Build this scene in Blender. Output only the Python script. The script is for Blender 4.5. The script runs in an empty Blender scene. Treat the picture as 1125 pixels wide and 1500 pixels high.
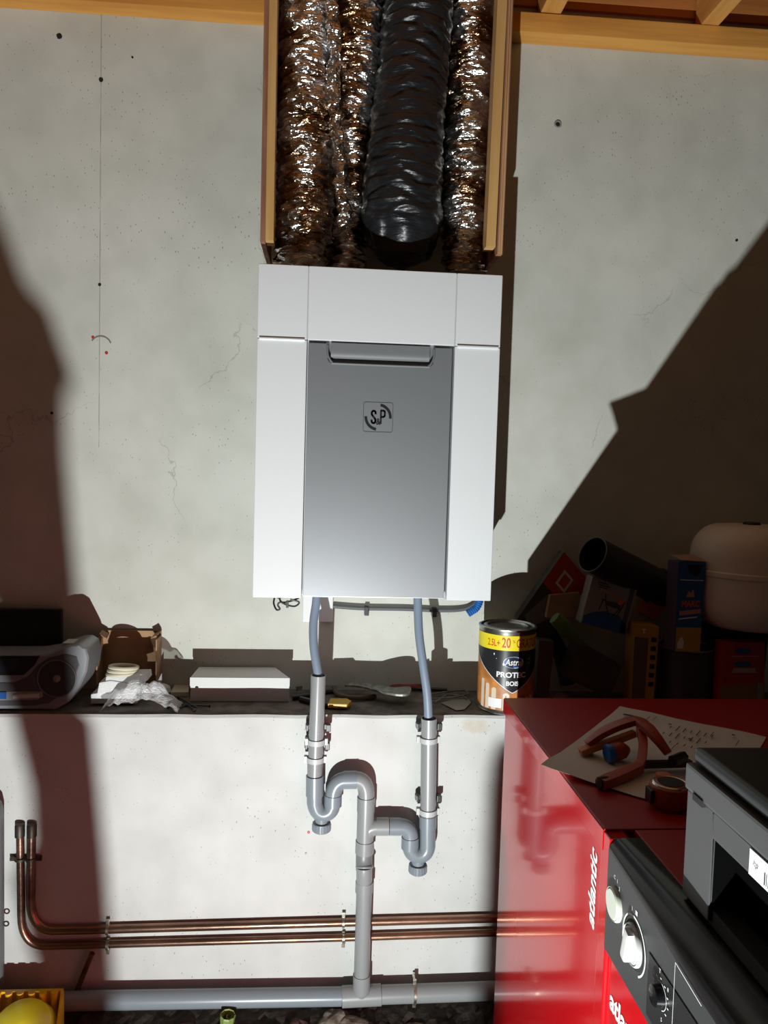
import bpy, bmesh, math, random
from mathutils import Vector, Matrix, noise
random.seed(7)
C = bpy.context.scene.collection
EYE = 1.48
# ------------------------------------------------------------ camera
F_PX = 1130.0
yaw, pitch, roll = 0.07936, 0.06172, 0.02864
fw = Vector((math.sin(yaw)*math.cos(pitch), math.cos(yaw)*math.cos(pitch), -math.sin(pitch)))
rt0 = Vector((math.cos(yaw), -math.sin(yaw), 0)); up0 = rt0.cross(fw)
rt = rt0*math.cos(roll) + up0*math.sin(roll); up = up0*math.cos(roll) - rt0*math.sin(roll)
cd = bpy.data.cameras.new('camera'); cam = bpy.data.objects.new('camera', cd); C.objects.link(cam)
M = Matrix((rt, up, -fw)).transposed().to_4x4(); M.translation = Vector((0, 0, EYE)); cam.matrix_world = M
cd.sensor_fit = 'VERTICAL'; cd.sensor_height = 36; cd.lens = F_PX/1500*36; cd.clip_start = .02
bpy.context.scene.camera = cam
# ------------------------------------------------------------ world and exposure
w = bpy.data.worlds.new('world'); bpy.context.scene.world = w; w.use_nodes = True
bgn = w.node_tree.nodes['Background']; bgn.inputs[0].default_value = (1.0, .84, .68, 1); bgn.inputs[1].default_value = .026
vs = bpy.context.scene.view_settings
vs.view_transform = 'Standard'; vs.look = 'None'; vs.gamma = 1; vs.use_curve_mapping = False; vs.exposure = 0.0
# ------------------------------------------------------------ lamp (stands on the floor in front of the wall)
LAMP = Vector((-.138, .189, .060))
LAMP_POWER = 66
ld = bpy.data.lights.new('lamp_light', 'AREA'); ld.shape = 'DISK'; ld.size = .019; ld.energy = LAMP_POWER; ld.color = (.95, 1, .985)
lo = bpy.data.objects.new('lamp_light', ld); C.objects.link(lo)
LDIR = Vector((.12, .52, .84)).normalized()

# ------------------------------------------------------------ helpers
def ray(px, py):
    return (px-562.5)/F_PX*rt - (py-750)/F_PX*up + fw
E0 = Vector((0, 0, EYE))
def pt(px, py, Y): d = ray(px, py); return E0 + d*(Y/d.y)
def pz(px, py, Z): d = ray(px, py); return E0 + d*((Z-EYE)/d.z)
def pX(px, py, X): d = ray(px, py); return E0 + d*(X/d.x)

def new_mat(name): 
    m = bpy.data.materials.new(name); m.use_nodes = True
    return m, m.node_tree.nodes, m.node_tree.links, m.node_tree.nodes['Principled BSDF']
def mat(name, col, rough=.5, metal=0, var=.0, scale=20, bump=0, bscale=60, stretch=(1, 1, 1), col2=None, coat=0, trans=0, spec=None, alpha=1):
    m, N, L, P = new_mat(name)
    P.inputs['Roughness'].default_value = rough; P.inputs['Metallic'].default_value = metal
    P.inputs['Coat Weight'].default_value = coat; P.inputs['Transmission Weight'].default_value = trans
    P.inputs['Alpha'].default_value = alpha
    if spec is not None: P.inputs['Specular IOR Level'].default_value = spec
    P.inputs['Base Color'].default_value = (*col, 1)
    tc = N.new('ShaderNodeTexCoord'); mp = N.new('ShaderNodeMapping'); L.new(tc.outputs['Object'], mp.inputs[0])
    mp.inputs['Scale'].default_value = stretch
    if var or col2:
        t = N.new('ShaderNodeTexNoise'); t.inputs['Scale'].default_value = scale; t.inputs['Detail'].default_value = 6
        L.new(mp.outputs[0], t.inputs['Vector'])
        r = N.new('ShaderNodeValToRGB'); r.color_ramp.elements[0].position = .35; r.color_ramp.elements[1].position = .65
        a = col2 if col2 else tuple(c*(1-var) for c in col)
        r.color_ramp.elements[0].color = (*a, 1); r.color_ramp.elements[1].color = (*(col if col2 else tuple(min(1, c*(1+var*.5)) for c in col)), 1)
        L.new(t.outputs[0], r.inputs[0]); L.new(r.outputs[0], P.inputs['Base Color'])
    if bump:
        t = N.new('ShaderNodeTexNoise'); t.inputs['Scale'].default_value = bscale; t.inputs['Detail'].default_value = 5
        L.new(mp.outputs[0], t.inputs['Vector'])
        b = N.new('ShaderNodeBump'); b.inputs['Strength'].default_value = bump; b.inputs['Distance'].default_value = .004
        L.new(t.outputs[0], b.inputs['Height']); L.new(b.outputs[0], P.inputs['Normal'])
    return m

def plaster(name, base, dark, line=False):
    m, N, L, P = new_mat(name); P.inputs['Roughness'].default_value = .9; P.inputs['Specular IOR Level'].default_value = .2
    g = N.new('ShaderNodeNewGeometry')
    def nz(s, d=6, v=None):
        t = N.new('ShaderNodeTexNoise'); t.inputs['Scale'].default_value = s; t.inputs['Detail'].default_value = d
        L.new(v or g.outputs['Position'], t.inputs['Vector']); return t.outputs[0]
    def ramp(x, p0, p1, c0, c1):
        r = N.new('ShaderNodeValToRGB'); r.color_ramp.elements[0].position = p0; r.color_ramp.elements[1].position = p1
        r.color_ramp.elements[0].color = (*c0, 1); r.color_ramp.elements[1].color = (*c1, 1); L.new(x, r.inputs[0]); return r.outputs[0]
    def mul(a, b):
        x = N.new('ShaderNodeMix'); x.data_type = 'RGBA'; x.blend_type = 'MULTIPLY'; x.inputs['Factor'].default_value = 1
        L.new(a, x.inputs[6]); L.new(b, x.inputs[7]); return x.outputs[2]
    def mth(op, a, b=None, c=None):
        x = N.new('ShaderNodeMath'); x.operation = op
        for i, v in enumerate((a, b, c)):
            if v is None: continue
            if isinstance(v, (int, float)): x.inputs[i].default_value = v
            else: L.new(v, x.inputs[i])
        return x.outputs[0]
    base_c = ramp(nz(2.2, 8), .35, .68, dark, base)
    mot = ramp(nz(9, 8), .3, .6, (.90, .90, .89), (1, 1, 1))
    # tiny pits
    mp = N.new('ShaderNodeMapping'); mp.inputs['Scale'].default_value = (1.3, 1, .7); L.new(g.outputs['Position'], mp.inputs[0])
    v = N.new('ShaderNodeTexVoronoi'); v.inputs['Scale'].default_value = 85; v.inputs['Randomness'].default_value = 1; L.new(mp.outputs[0], v.inputs['Vector'])
    pr = mth('MULTIPLY', ramp(nz(3.5, 3), .35, .75, (0, 0, 0), (1, 1, 1)), .13)
    pr = mth('ADD', pr, .045)
    wob = mth('MULTIPLY', nz(300, 2), .12)
    pit = mth('LESS_THAN', mth('ADD', v.outputs['Distance'], wob), mth('ADD', pr, .055))
    col = mul(base_c, mot)
    sel = N.new('ShaderNodeSeparateColor'); L.new(v.outputs['Color'], sel.inputs[0])
    pit = mth('MULTIPLY', pit, mth('LESS_THAN', sel.outputs[0], .55))
    mx = N.new('ShaderNodeMix'); mx.data_type = 'RGBA'; L.new(mth('MULTIPLY', pit, .62), mx.inputs['Factor']); L.new(col, mx.inputs[6]); mx.inputs[7].default_value = (.12, .10, .08, 1)
    out = mx.outputs[2]
    sp = N.new('ShaderNodeSeparateXYZ'); L.new(g.outputs['Position'], sp.inputs[0])
    if line:
        a = pt(147, 60, 2.208); b = pt(146, 655, 2.208)
        dx = mth('ABSOLUTE', mth('SUBTRACT', sp.outputs[0], (a.x+b.x)/2))
        l = mth('MULTIPLY', mth('LESS_THAN', dx, .0011), mth('GREATER_THAN', sp.outputs[2], b.z))
        l = mth('MULTIPLY', l, ramp(nz(14, 4), .35, .55, (.2, .2, .2), (.65, .65, .65)))
        mx = N.new('ShaderNodeMix'); mx.data_type = 'RGBA'; L.new(l, mx.inputs['Factor']); L.new(out, mx.inputs[6]); mx.inputs[7].default_value = (.16, .15, .14, 1); out = mx.outputs[2]
        # hairline cracks
        wv = N.new('ShaderNodeTexVoronoi'); wv.feature = 'DISTANCE_TO_EDGE'; wv.inputs['Scale'].default_value = 1.1
        nv = N.new('ShaderNodeTexNoise'); nv.inputs['Scale'].default_value = 5; nv.inputs['Detail'].default_value = 8; L.new(g.outputs['Position'], nv.inputs['Vector'])
        va = N.new('ShaderNodeVectorMath'); va.operation = 'MULTIPLY_ADD'; L.new(nv.outputs['Color'], va.inputs[0]); va.inputs[1].default_value = (.35, .35, .35); L.new(g.outputs['Position'], va.inputs[2])
        L.new(va.outputs[0], wv.inputs['Vector'])
        ck = mth('MULTIPLY', mth('LESS_THAN', wv.outputs['Distance'], .0018), ramp(nz(3, 2), .52, .6, (0, 0, 0), (.4, .4, .4)))
        mx = N.new('ShaderNodeMix'); mx.data_type = 'RGBA'; L.new(ck, mx.inputs['Factor']); L.new(out, mx.inputs[6]); mx.inputs[7].default_value = (.25, .24, .22, 1); out = mx.outputs[2]
    else:
        # rust coloured stain below the paint tin
        s = pt(697, 1062, 1.99)
        dx = mth('MULTIPLY', mth('SUBTRACT', sp.outputs[0], s.x), 14); dz = mth('MULTIPLY', mth('SUBTRACT', sp.outputs[2], s.z), 26)
        d = mth('ADD', mth('ADD', mth('MULTIPLY', dx, dx), mth('MULTIPLY', dz, dz)), mth('MULTIPLY', nz(30, 5), 1.2))
        k = ramp(d, .45, 1.6, (.55, .55, .55), (0, 0, 0))
        mx = N.new('ShaderNodeMix'); mx.data_type = 'RGBA'; L.new(k, mx.inputs['Factor']); L.new(out, mx.inputs[6]); mx.inputs[7].default_value = (.5, .36, .16, 1); out = mx.outputs[2]
    L.new(out, P.inputs['Base Color'])
    b = N.new('ShaderNodeBump'); b.inputs['Strength'].default_value = .35; b.inputs['Distance'].default_value = .004
    hh = mth('SUBTRACT', mth('ADD', mth('MULTIPLY', nz(7, 5), 1.1), mth('MULTIPLY', nz(120, 4), .22)), mth('MULTIPLY', pit, .3))
    L.new(hh, b.inputs['Height']); L.new(b.outputs[0], P.inputs['Normal'])
    return m

def wood(name, c1, c2, axis='x', rough=.6):
    st = {'x': (.08, 1, 1), 'y': (1, .08, 1), 'z': (1, 1, .08)}[axis]
    m = mat(name, c1, rough, stretch=st, scale=26, col2=c2, bump=.25, bscale=70, spec=.25)
    return m

def foil_mat(name, silver, tint):
    m, N, L, P = new_mat(name); P.inputs['Metallic'].default_value = 1; P.inputs['Roughness'].default_value = .2
    g = N.new('ShaderNodeNewGeometry')
    t = N.new('ShaderNodeTexNoise'); t.inputs['Scale'].default_value = 13; t.inputs['Detail'].default_value = 8; L.new(g.outputs['Position'], t.inputs['Vector'])
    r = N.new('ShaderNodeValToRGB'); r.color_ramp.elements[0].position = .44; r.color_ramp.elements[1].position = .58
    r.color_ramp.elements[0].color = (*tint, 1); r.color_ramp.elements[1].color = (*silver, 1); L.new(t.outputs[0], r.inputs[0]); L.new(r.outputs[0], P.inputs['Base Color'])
    v = N.new('ShaderNodeTexVoronoi'); v.inputs['Scale'].default_value = 38
    mp = N.new('ShaderNodeMapping'); mp.inputs['Scale'].default_value = (.8, .8, 2.4); L.new(g.outputs['Position'], mp.inputs[0])
    nn = N.new('ShaderNodeTexNoise'); nn.inputs['Scale'].default_value = 22; nn.inputs['Detail'].default_value = 4; L.new(mp.outputs[0], nn.inputs['Vector'])
    va = N.new('ShaderNodeVectorMath'); va.operation = 'MULTIPLY_ADD'; L.new(nn.outputs['Color'], va.inputs[0]); va.inputs[1].default_value = (.06,)*3; L.new(mp.outputs[0], va.inputs[2]); L.new(va.outputs[0], v.inputs['Vector'])
    b = N.new('ShaderNodeBump'); b.inputs['Strength'].default_value = .75; b.inputs['Distance'].default_value = .008; L.new(v.outputs['Distance'], b.inputs['Height']); L.new(b.outputs[0], P.inputs['Normal'])
    return m

# ---- geometry: a shape is (verts, faces)
def join(*shapes):
    V, Fc = [], []
    for v, f in shapes:
        n = len(V); V += [Vector(q) for q in v]; Fc += [tuple(i+n for i in q) for q in f]
    return V, Fc
def box(a, b, R=None, piv=None):
    (x0, y0, z0), (x1, y1, z1) = a, b
    v = [Vector(p) for p in ((x0, y0, z0), (x1, y0, z0), (x1, y1, z0), (x0, y1, z0), (x0, y0, z1), (x1, y0, z1), (x1, y1, z1), (x0, y1, z1))]
    if R is not None:
        c = Vector(piv) if piv is not None else (Vector(a)+Vector(b))/2
        v = [c + R @ (p-c) for p in v]
    return v, [(0, 3, 2, 1), (4, 5, 6, 7), (0, 1, 5, 4), (1, 2, 6, 5), (2, 3, 7, 6), (3, 0, 4, 7)]
def cbox(c, s, R=None):
    c = Vector(c); s = Vector(s)/2
    return box(c-s, c+s, R)
def frames(path):
    P = [Vector(p) for p in path]; T = []
    for i in range(len(P)):
        a = P[max(i-1, 0)]; b = P[min(i+1, len(P)-1)]; T.append((b-a).normalized())
    n = T[0].orthogonal().normalized(); Ns = []
    for t in T:
        n = (n - t*n.dot(t)).normalized(); Ns.append(n)
    return P, T, Ns
def tube(path, r, seg=16, caps=True):
    P, T, Ns = frames(path); rr = r if isinstance(r, (list, tuple)) else [r]*len(P)
    V, Fc = [], []
    for p, t, n, q in zip(P, T, Ns, rr):
        b = t.cross(n)
        for k in range(seg):
            a = 2*math.pi*k/seg; V.append(p + (n*math.cos(a)+b*math.sin(a))*q)
    for i in range(len(P)-1):
        for k in range(seg):
            k2 = (k+1) % seg; Fc.append((i*seg+k, i*seg+k2, (i+1)*seg+k2, (i+1)*seg+k))
    if caps:
        Fc.append(tuple(reversed(range(seg)))); Fc.append(tuple(range((len(P)-1)*seg, len(P)*seg)))
    return V, Fc
def hollow(a, b, r, th=.002, seg=28):     # open-ended pipe
    a = Vector(a); b = Vector(b); d = (b-a).normalized(); n = d.orthogonal().normalized(); bb = d.cross(n)
    V, Fc = [], []; prof = [(a, r), (b, r), (b, r-th), (a, r-th)]
    for p, q in prof:
        for k in range(seg):
            an = 2*math.pi*k/seg; V.append(p+(n*math.cos(an)+bb*math.sin(an))*q)
    for i in range(4):
        j = (i+1) % 4
        for k in range(seg):
            k2 = (k+1) % seg; Fc.append((i*seg+k, i*seg+k2, j*seg+k2, j*seg+k))
    return V, Fc
def lathe(prof, o, axis=(0, 0, 1), seg=32, ref=None):      # prof: (radius, height)
    o = Vector(o); d = Vector(axis).normalized(); n = (Vector(ref) if ref else d.orthogonal()).normalized(); b = d.cross(n)
    V, Fc = [], []
    for r, h in prof:
        for k in range(seg):
            a = 2*math.pi*k/seg; V.append(o+d*h+(n*math.cos(a)+b*math.sin(a))*max(r, 1e-5))
    for i in range(len(prof)-1):
        for k in range(seg):
            k2 = (k+1) % seg; Fc.append((i*seg+k, i*seg+k2, (i+1)*seg+k2, (i+1)*seg+k))
    if prof[0][0] > 1e-4: Fc.append(tuple(reversed(range(seg))))
    if prof[-1][0] > 1e-4: Fc.append(tuple(range((len(prof)-1)*seg, len(prof)*seg)))
    return V, Fc
def prism(poly, d):            # planar 3-D outline extruded along d
    n = len(poly); P = [Vector(p) for p in poly]; d = Vector(d)
    V = P+[p+d for p in P]
    Fc = [tuple(range(n)), tuple(reversed(range(n, 2*n)))]+[(i, i+n, (i+1) % n+n, (i+1) % n) for i in range(n)]
    return V, Fc
def smooth_path(pts, n=6):
    P = [Vector(p) for p in pts]; out = []
    for i in range(len(P)-1):
        p0 = P[max(i-1, 0)]; p1 = P[i]; p2 = P[i+1]; p3 = P[min(i+2, len(P)-1)]
        for k in range(n):
            t = k/n; out.append(.5*((2*p1)+(p2-p0)*t+(2*p0-5*p1+4*p2-p3)*t*t+(3*p1-p0-3*p2+p3)*t**3))
    out.append(P[-1]); return out
def torus(c, axis, R, r, seg=32, s2=10, a0=0, a1=2*math.pi):
    c = Vector(c); d = Vector(axis).normalized(); n = d.orthogonal().normalized(); b = d.cross(n)
    full = abs(a1-a0) > 6.28; m = seg if full else seg+1; V, Fc = [], []
    for i in range(m):
        a = a0+(a1-a0)*i/seg; e = n*math.cos(a)+b*math.sin(a)
        for k in range(s2):
            q = 2*math.pi*k/s2; V.append(c+e*(R+r*math.cos(q))+d*r*math.sin(q))
    for i in range(seg):
        j = (i+1) % m
        for k in range(s2):
            k2 = (k+1) % s2; Fc.append((i*s2+k, j*s2+k, j*s2+k2, i*s2+k2))
    if not full: Fc += [tuple(reversed(range(s2))), tuple(range(seg*s2, seg*s2+s2))]
    return V, Fc
def text_shape(s, size=1, bold=0, shear=0, sx=1):          # flat text in local (x,y)
    c = bpy.data.curves.new('t', 'FONT'); c.body = s; c.size = size; c.offset = bold; c.shear = shear; c.resolution_u = 3
    c.align_x = 'CENTER'; c.align_y = 'CENTER'
    o = bpy.data.objects.new('t', c); me = bpy.data.meshes.new_from_object(o)
    V = [Vector((v.co.x*sx, v.co.y, 0)) for v in me.vertices]; Fc = [tuple(p.vertices) for p in me.polygons]
    bpy.data.objects.remove(o); bpy.data.curves.remove(c); bpy.data.meshes.remove(me); return V, Fc
def on_plane(sh, o, u, v, lift=0):
    u = Vector(u); v = Vector(v); n = u.cross(v).normalized(); o = Vector(o)
    return [o+u*p.x+v*p.y+n*lift for p in sh[0]], sh[1]
def rect(w_, h, cx=0, cy=0): return [Vector((cx+a*w_/2, cy+b*h/2, 0)) for a, b in ((-1, -1), (1, -1), (1, 1), (-1, 1))], [(0, 1, 2, 3)]
def ellipse(a, b, cx=0, cy=0, n=28): return [Vector((cx+a*math.cos(2*math.pi*i/n), cy+b*math.sin(2*math.pi*i/n), 0)) for i in range(n)], [tuple(range(n))]
def arc(R, th, a0, a1, n=16, cx=0, cy=0):
    V = []
    for i in range(n+1):
        a = math.radians(a0+(a1-a0)*i/n)
        for q in (R-th/2, R+th/2): V.append(Vector((cx+q*math.cos(a), cy+q*math.sin(a), 0)))
    return V, [(2*i, 2*i+1, 2*i+3, 2*i+2) for i in range(n)]
def round_rect(w_, h, r, n=5):
    P = []
    for cx, cy, a in ((1, 1, 0), (-1, 1, 90), (-1, -1, 180), (1, -1, 270)):
        for i in range(n+1):
            t = math.radians(a+90*i/n); P.append(Vector((cx*(w_/2-r)+r*math.cos(t), cy*(h/2-r)+r*math.sin(t), 0)))
    return P
def ring_rect(w_, h, r, th):
    A = round_rect(w_, h, r); B = round_rect(w_-2*th, h-2*th, max(r-th, .0003)); n = len(A)
    return A+B, [(i, (i+1) % n, n+(i+1) % n, n+i) for i in range(n)]

ORG = {}
def obj(name, sh, m, parent=None, smooth=False, bevel=0, label=None, seg=2, **props):
    V, Fc = sh
    if parent is not None: o0 = ORG[parent.name]
    else:
        xs = [v.x for v in V]; ys = [v.y for v in V]; zs = [v.z for v in V]
        o0 = Vector(((min(xs)+max(xs))/2, (min(ys)+max(ys))/2, min(zs)))
    me = bpy.data.meshes.new(name); me.from_pydata([Vector(v)-o0 for v in V], [], Fc)
    bm = bmesh.new(); bm.from_mesh(me)
    bmesh.ops.remove_doubles(bm, verts=bm.verts, dist=1e-6)
    if props.pop('fixn', True): bmesh.ops.recalc_face_normals(bm, faces=bm.faces)
    if bevel: bmesh.ops.bevel(bm, geom=[e for e in bm.edges if len(e.link_faces) == 2 and e.calc_face_angle(0) > .5], offset=bevel, segments=seg, affect='EDGES', profile=.7, clamp_overlap=True)
    bm.to_mesh(me); bm.free()
    me.materials.append(m)
    if smooth:
        me.polygons.foreach_set('use_smooth', [True]*len(me.polygons)); me.set_sharp_from_angle(angle=math.radians(38))
    o = bpy.data.objects.new(name, me); C.objects.link(o)
    if parent is not None: o.parent = parent
    else: o.location = o0
    ORG[o.name] = o0
    if label: o['label'] = label
    for k, v in props.items(): o[k] = v
    return o
def thing(name, label, cat, loc, group=None):
    o = bpy.data.objects.new(name, None); C.objects.link(o); o.location = loc; o.empty_display_size = .05
    o['label'] = label; o['category'] = cat
    if group: o['group'] = group
    ORG[o.name] = Vector(loc); return o
def solo(name, sh, m, label, cat, group=None, **k):
    o = obj(name, sh, m, None, **k); o['label'] = label; o['category'] = cat
    if group: o['group'] = group
    return o
def struct(name, sh, m, **k):
    return obj(name, sh, m, None, kind='structure', **k)
Rx = lambda a: Matrix.Rotation(math.radians(a), 3, 'X')
Ry = lambda a: Matrix.Rotation(math.radians(a), 3, 'Y')
Rz = lambda a: Matrix.Rotation(math.radians(a), 3, 'Z')

# ------------------------------------------------------------ materials
M_wall = plaster('upper_plaster', (.66, .66, .605), (.57, .575, .52), True)
M_wall2 = plaster('lower_plaster', (.655, .655, .645), (.58, .58, .56))
M_floor = mat('floor_concrete', (.075, .068, .06), .9, var=.3, scale=8, bump=.5, bscale=30)
M_beam = wood('beam_pine', (.76, .37, .085), (.60, .26, .055), 'x')
M_joist = wood('joist_pine', (.72, .37, .10), (.55, .25, .06), 'y')
M_deck = wood('deck_boards', (.55, .22, .06), (.40, .15, .04), 'x')
M_ply = wood('plywood_edge', (.42, .22, .12), (.20, .08, .05), 'z')
M_ply_l = wood('plywood_light_layer', (.62, .38, .18), (.45, .24, .10), 'z')
M_batten = wood('batten_pine', (.66, .42, .17), (.52, .29, .10), 'z')
M_foil = foil_mat('crumpled_foil', (.88, .88, .88), (.34, .225, .135))  # brown patches paint timber reflections into the foil colour
M_foil2 = foil_mat('silver_tape', (.82, .82, .82), (.55, .5, .45))
M_blackduct = mat('black_duct_film', (.011, .0125, .015), .30, bump=1, bscale=42, stretch=(.5, .5, 3.0), spec=.6)
M_white = mat('white_gloss_plastic', (.74, .75, .765), .25)
M_casing = mat('white_casing_steel', (.55, .55, .55), .5)
M_silver = mat('silver_painted_door', (.40, .415, .435), .40, metal=.7)
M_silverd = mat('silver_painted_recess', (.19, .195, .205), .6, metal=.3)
M_black = mat('black_plastic', (.012, .012, .013), .4)
M_blackm = mat('black_matte', (.01, .01, .01), .8)
M_ink = mat('black_ink', (.008, .008, .008), .5)
M_inkg = mat('dark_grey_line', (.06, .06, .065), .5)
M_pvc = mat('grey_pvc', (.27, .28, .285), .32)
M_pvcb = mat('blue_grey_pvc', (.215, .25, .28), .3)
M_pvcd = mat('dark_grey_pvc', (.19, .20, .205), .4)
M_hose = mat('blue_grey_hose', (.20, .25, .33), .45)
M_strap = mat('pale_grey_strap', (.50, .51, .51), .4)
M_copper = mat('old_copper', (.42, .25, .17), .30, metal=.85, col2=(.13, .075, .055), scale=14, stretch=(.3, 1, 1), bump=.15, bscale=90)
M_copperd = mat('tarnished_copper', (.30, .14, .08), .4, metal=.8, col2=(.10, .05, .035), scale=22)
M_zinc = mat('zinc_clip', (.62, .58, .48), .3, metal=.9, var=.4, scale=80)
M_dkmetal = mat('dark_tarnished_metal', (.08, .065, .05), .5, metal=.7)
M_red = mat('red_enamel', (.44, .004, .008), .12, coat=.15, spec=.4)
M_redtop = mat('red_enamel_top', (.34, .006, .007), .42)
M_whiteink = mat('silver_lettering', (.75, .75, .76), .4)
M_console = mat('charcoal_console', (.035, .036, .038), .38)
M_glossblk = mat('gloss_black', (.006, .006, .007), .2)
M_knob = mat('pale_knob', (.50, .52, .45), .35)
M_knobw = mat('white_knob', (.45, .45, .44), .3)
M_prn = mat('printer_grey', (.062, .062, .064), .45)
M_void = mat('opening_shade', (.003, .003, .003), .9, spec=0)
M_prnlid = mat('printer_lid', (.012, .015, .017), .3)
M_paper = mat('paper', (.62, .58, .54), .8)
M_clamp = mat('red_clamp', (.36, .045, .02), .4)
M_clampo = mat('orange_clamp_pad', (.50, .16, .04), .5)
M_blue = mat('blue_plastic', (.01, .12, .42), .4)
M_chrome = mat('chrome', (.6, .58, .52), .2, metal=1)
M_card = mat('cardboard', (.36, .21, .11), .8, var=.2)
M_whitebox = mat('white_carton', (.66, .66, .65), .7)
M_foam = mat('white_foam', (.68, .68, .68), .6, bump=.4, bscale=200)
M_cream = mat('cream_tape', (.62, .58, .44), .6)
M_bubble = mat('bubble_wrap', (.74, .75, .76), .10, bump=1.0, bscale=200, alpha=.62)
M_yel = mat('yellow_label', (.85, .70, .02), .4)
M_tin = mat('tin_metal', (.5, .49, .47), .3, metal=1, var=.3, scale=30)
M_label = mat('black_label', (.018, .019, .022), .3)
M_redink = mat('red_ink', (.62, .05, .01), .5)
M_blueink = mat('blue_ink', (.01, .08, .36), .4)
M_whitep = mat('white_print', (.8, .8, .8), .5)
M_lwood = mat('printed_orange_wood', (.52, .20, .05), .45, var=.4, scale=30)
M_lpale = mat('printed_pale_slats', (.68, .58, .46), .45)
M_tank = mat('cream_enamel_tank', (.82, .70, .60), .45)
M_soil = mat('rubble_soil', (.045, .033, .024), .95, var=.5, scale=40, bump=1, bscale=60)
M_stone = mat('rubble_stone', (.30, .26, .21), .9, col2=(.10, .07, .05), scale=24, bump=.8, bscale=50)
M_stone2 = mat('brown_stone', (.20, .10, .08), .9, col2=(.07, .045, .035), scale=24, bump=.8, bscale=50)
M_orange = mat('orange_translucent_plastic', (1, .52, .015), .35, var=.25, scale=18, trans=.1)
M_yelp = mat('yellow_plastic', (.98, .85, .03), .25, trans=.15)
M_green = mat('green_plastic', (.22, .30, .08), .45)
M_shadow_board = mat('shadow_board_brown', (.30, .22, .15), .8)
M_redcart = mat('red_carton', (.42, .035, .02), .6)
M_bluecart = mat('blue_carton', (.01, .09, .28), .5)
M_yelcart = mat('yellow_carton', (.50, .30, .03), .6)
M_grn2 = mat('dull_green', (.08, .16, .03), .6)
M_dk = mat('dark_brown_box', (.05, .042, .035), .7)
M_ltape = mat('dirty_grey_metal', (.24, .23, .21), .45, metal=.4, var=.5, scale=60)
M_rust = mat('rust_red', (.30, .05, .03), .6)

# ------------------------------------------------------------ setting
YU, YW, YL = 1.887, 2.208, 1.99            # unit front, upper wall, lower wall
ZL = pt(400, 1046, YL).z                  # ledge height
ZB = pt(560, 50, YW).z                    # underside of the timber batten at the wall
struct('floor', box((-3, -2.2, -.1), (3.2, 2.5, 0)), M_floor)
def wall_grid(x0, x1, z0, z1, y):
    V, Fc = [], []
    return box((x0, y, z0), (x1, y+.2, z1))
struct('wall_back', wall_grid(-3, 3.2, ZL-.05, ZB+.75, YW), M_wall)
# lower wall: box with a slightly worn front edge and a ragged foot
nx = 240; V = []; Fc = []
for i in range(nx+1):
    x = -3+6.2*i/nx; e = noise.noise(Vector((x*9, 0, 0)))*.0035; k = noise.noise(Vector((x*22, 5, 0)))*.002
    foot = .040+noise.noise(Vector((x*6, 9, 1)))*.018+noise.noise(Vector((x*30, 9, 1)))*.006
    for p in ((x, YL+.03, foot-.02), (x, YL, foot), (x, YL+k*.5, ZL-.010+e), (x, YL+.004, ZL-.003+e*.7), (x, YL+.012, ZL), (x, YW+.1, ZL), (x, YW+.1, 0)): V.append(Vector(p))
for i in range(nx):
    for k in range(6): Fc.append((i*7+k, (i+1)*7+k, (i+1)*7+k+1, i*7+k+1))
wl = struct('wall_low', (V, Fc), M_wall2, fixn=True)
wl.data.materials.append(mat('ledge_top_brown', (.15, .125, .10), .95, var=.4, scale=30, bump=.6, bscale=80))  # ledge top coloured a darker brown than the wall front
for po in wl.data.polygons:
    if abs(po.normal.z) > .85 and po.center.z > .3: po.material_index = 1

# ceiling: batten along the wall, joists, boarding
YBT = YW-.060
def zline(px, py): return pt(px, py, YW).z
bat = []
zl_, zr_ = zline(10, 12), zline(1100, 87)
def batz(x): return zl_+(zr_-zl_)*(x-pt(10, 12, YW).x)/(pt(1100, 87, YW).x-pt(10, 12, YW).x)
HB = .052
A = (-3, batz(-3)); B = (3.2, batz(3.2))
v = [Vector(p) for p in ((A[0], YBT, A[1]), (B[0], YBT, B[1]), (B[0], YW, B[1]), (A[0], YW, A[1]), (A[0], YBT, A[1]+HB), (B[0], YBT, B[1]+HB), (B[0], YW, B[1]+HB), (A[0], YW, A[1]+HB))]
struct('trim_1', (v, box((0, 0, 0), (1, 1, 1))[1]), M_beam, bevel=.002, label='pine batten along the top of the wall')
zc = batz(.5)+HB
ceil = struct('ceiling', box((-3, 1.0, zc+.32), (3.2, YW+.2, zc+.34)), M_deck)
nb = 0
for k in range(8):                       # boarding above the joists, board by board
    y1 = YW-.004-k*.14
    b = obj('board', box((-3, y1-.134, zc+.30), (3.2, y1, zc+.32)), M_deck, ceil)
# boards closing the wall head between the joists
wb = struct('wall_head', box((-3, YW-.012, zc+.045), (3.2, YW+.01, zc+.32)), M_deck)
def joist(pxc, pyc, wd, name_i):
    p = pt(pxc, pyc, YBT)
    return solo('ceiling_joist', box((p.x-wd/2, 1.1, zc+.004), (p.x+wd/2, YW-.02, zc+.29)), M_joist,
                name_i, 'joist', 'ceiling joists', bevel=.002)
joist(807, 31, .056, 'pine joist above the wall, next right of the duct chase')
joist(1040, 49, .050, 'pine joist above the wall at the upper right corner')
for i, x in enumerate((-1.25, -.70, 1.75)):
    solo('ceiling_joist', box((x-.027, 1.1, zc+.004), (x+.027, YW-.02, zc+.29)), M_joist,
         ('far left pine joist outside the view', 'pine joist left of the view over the wall', 'pine joist right of the view')[i], 'joist', 'ceiling joists')

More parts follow.
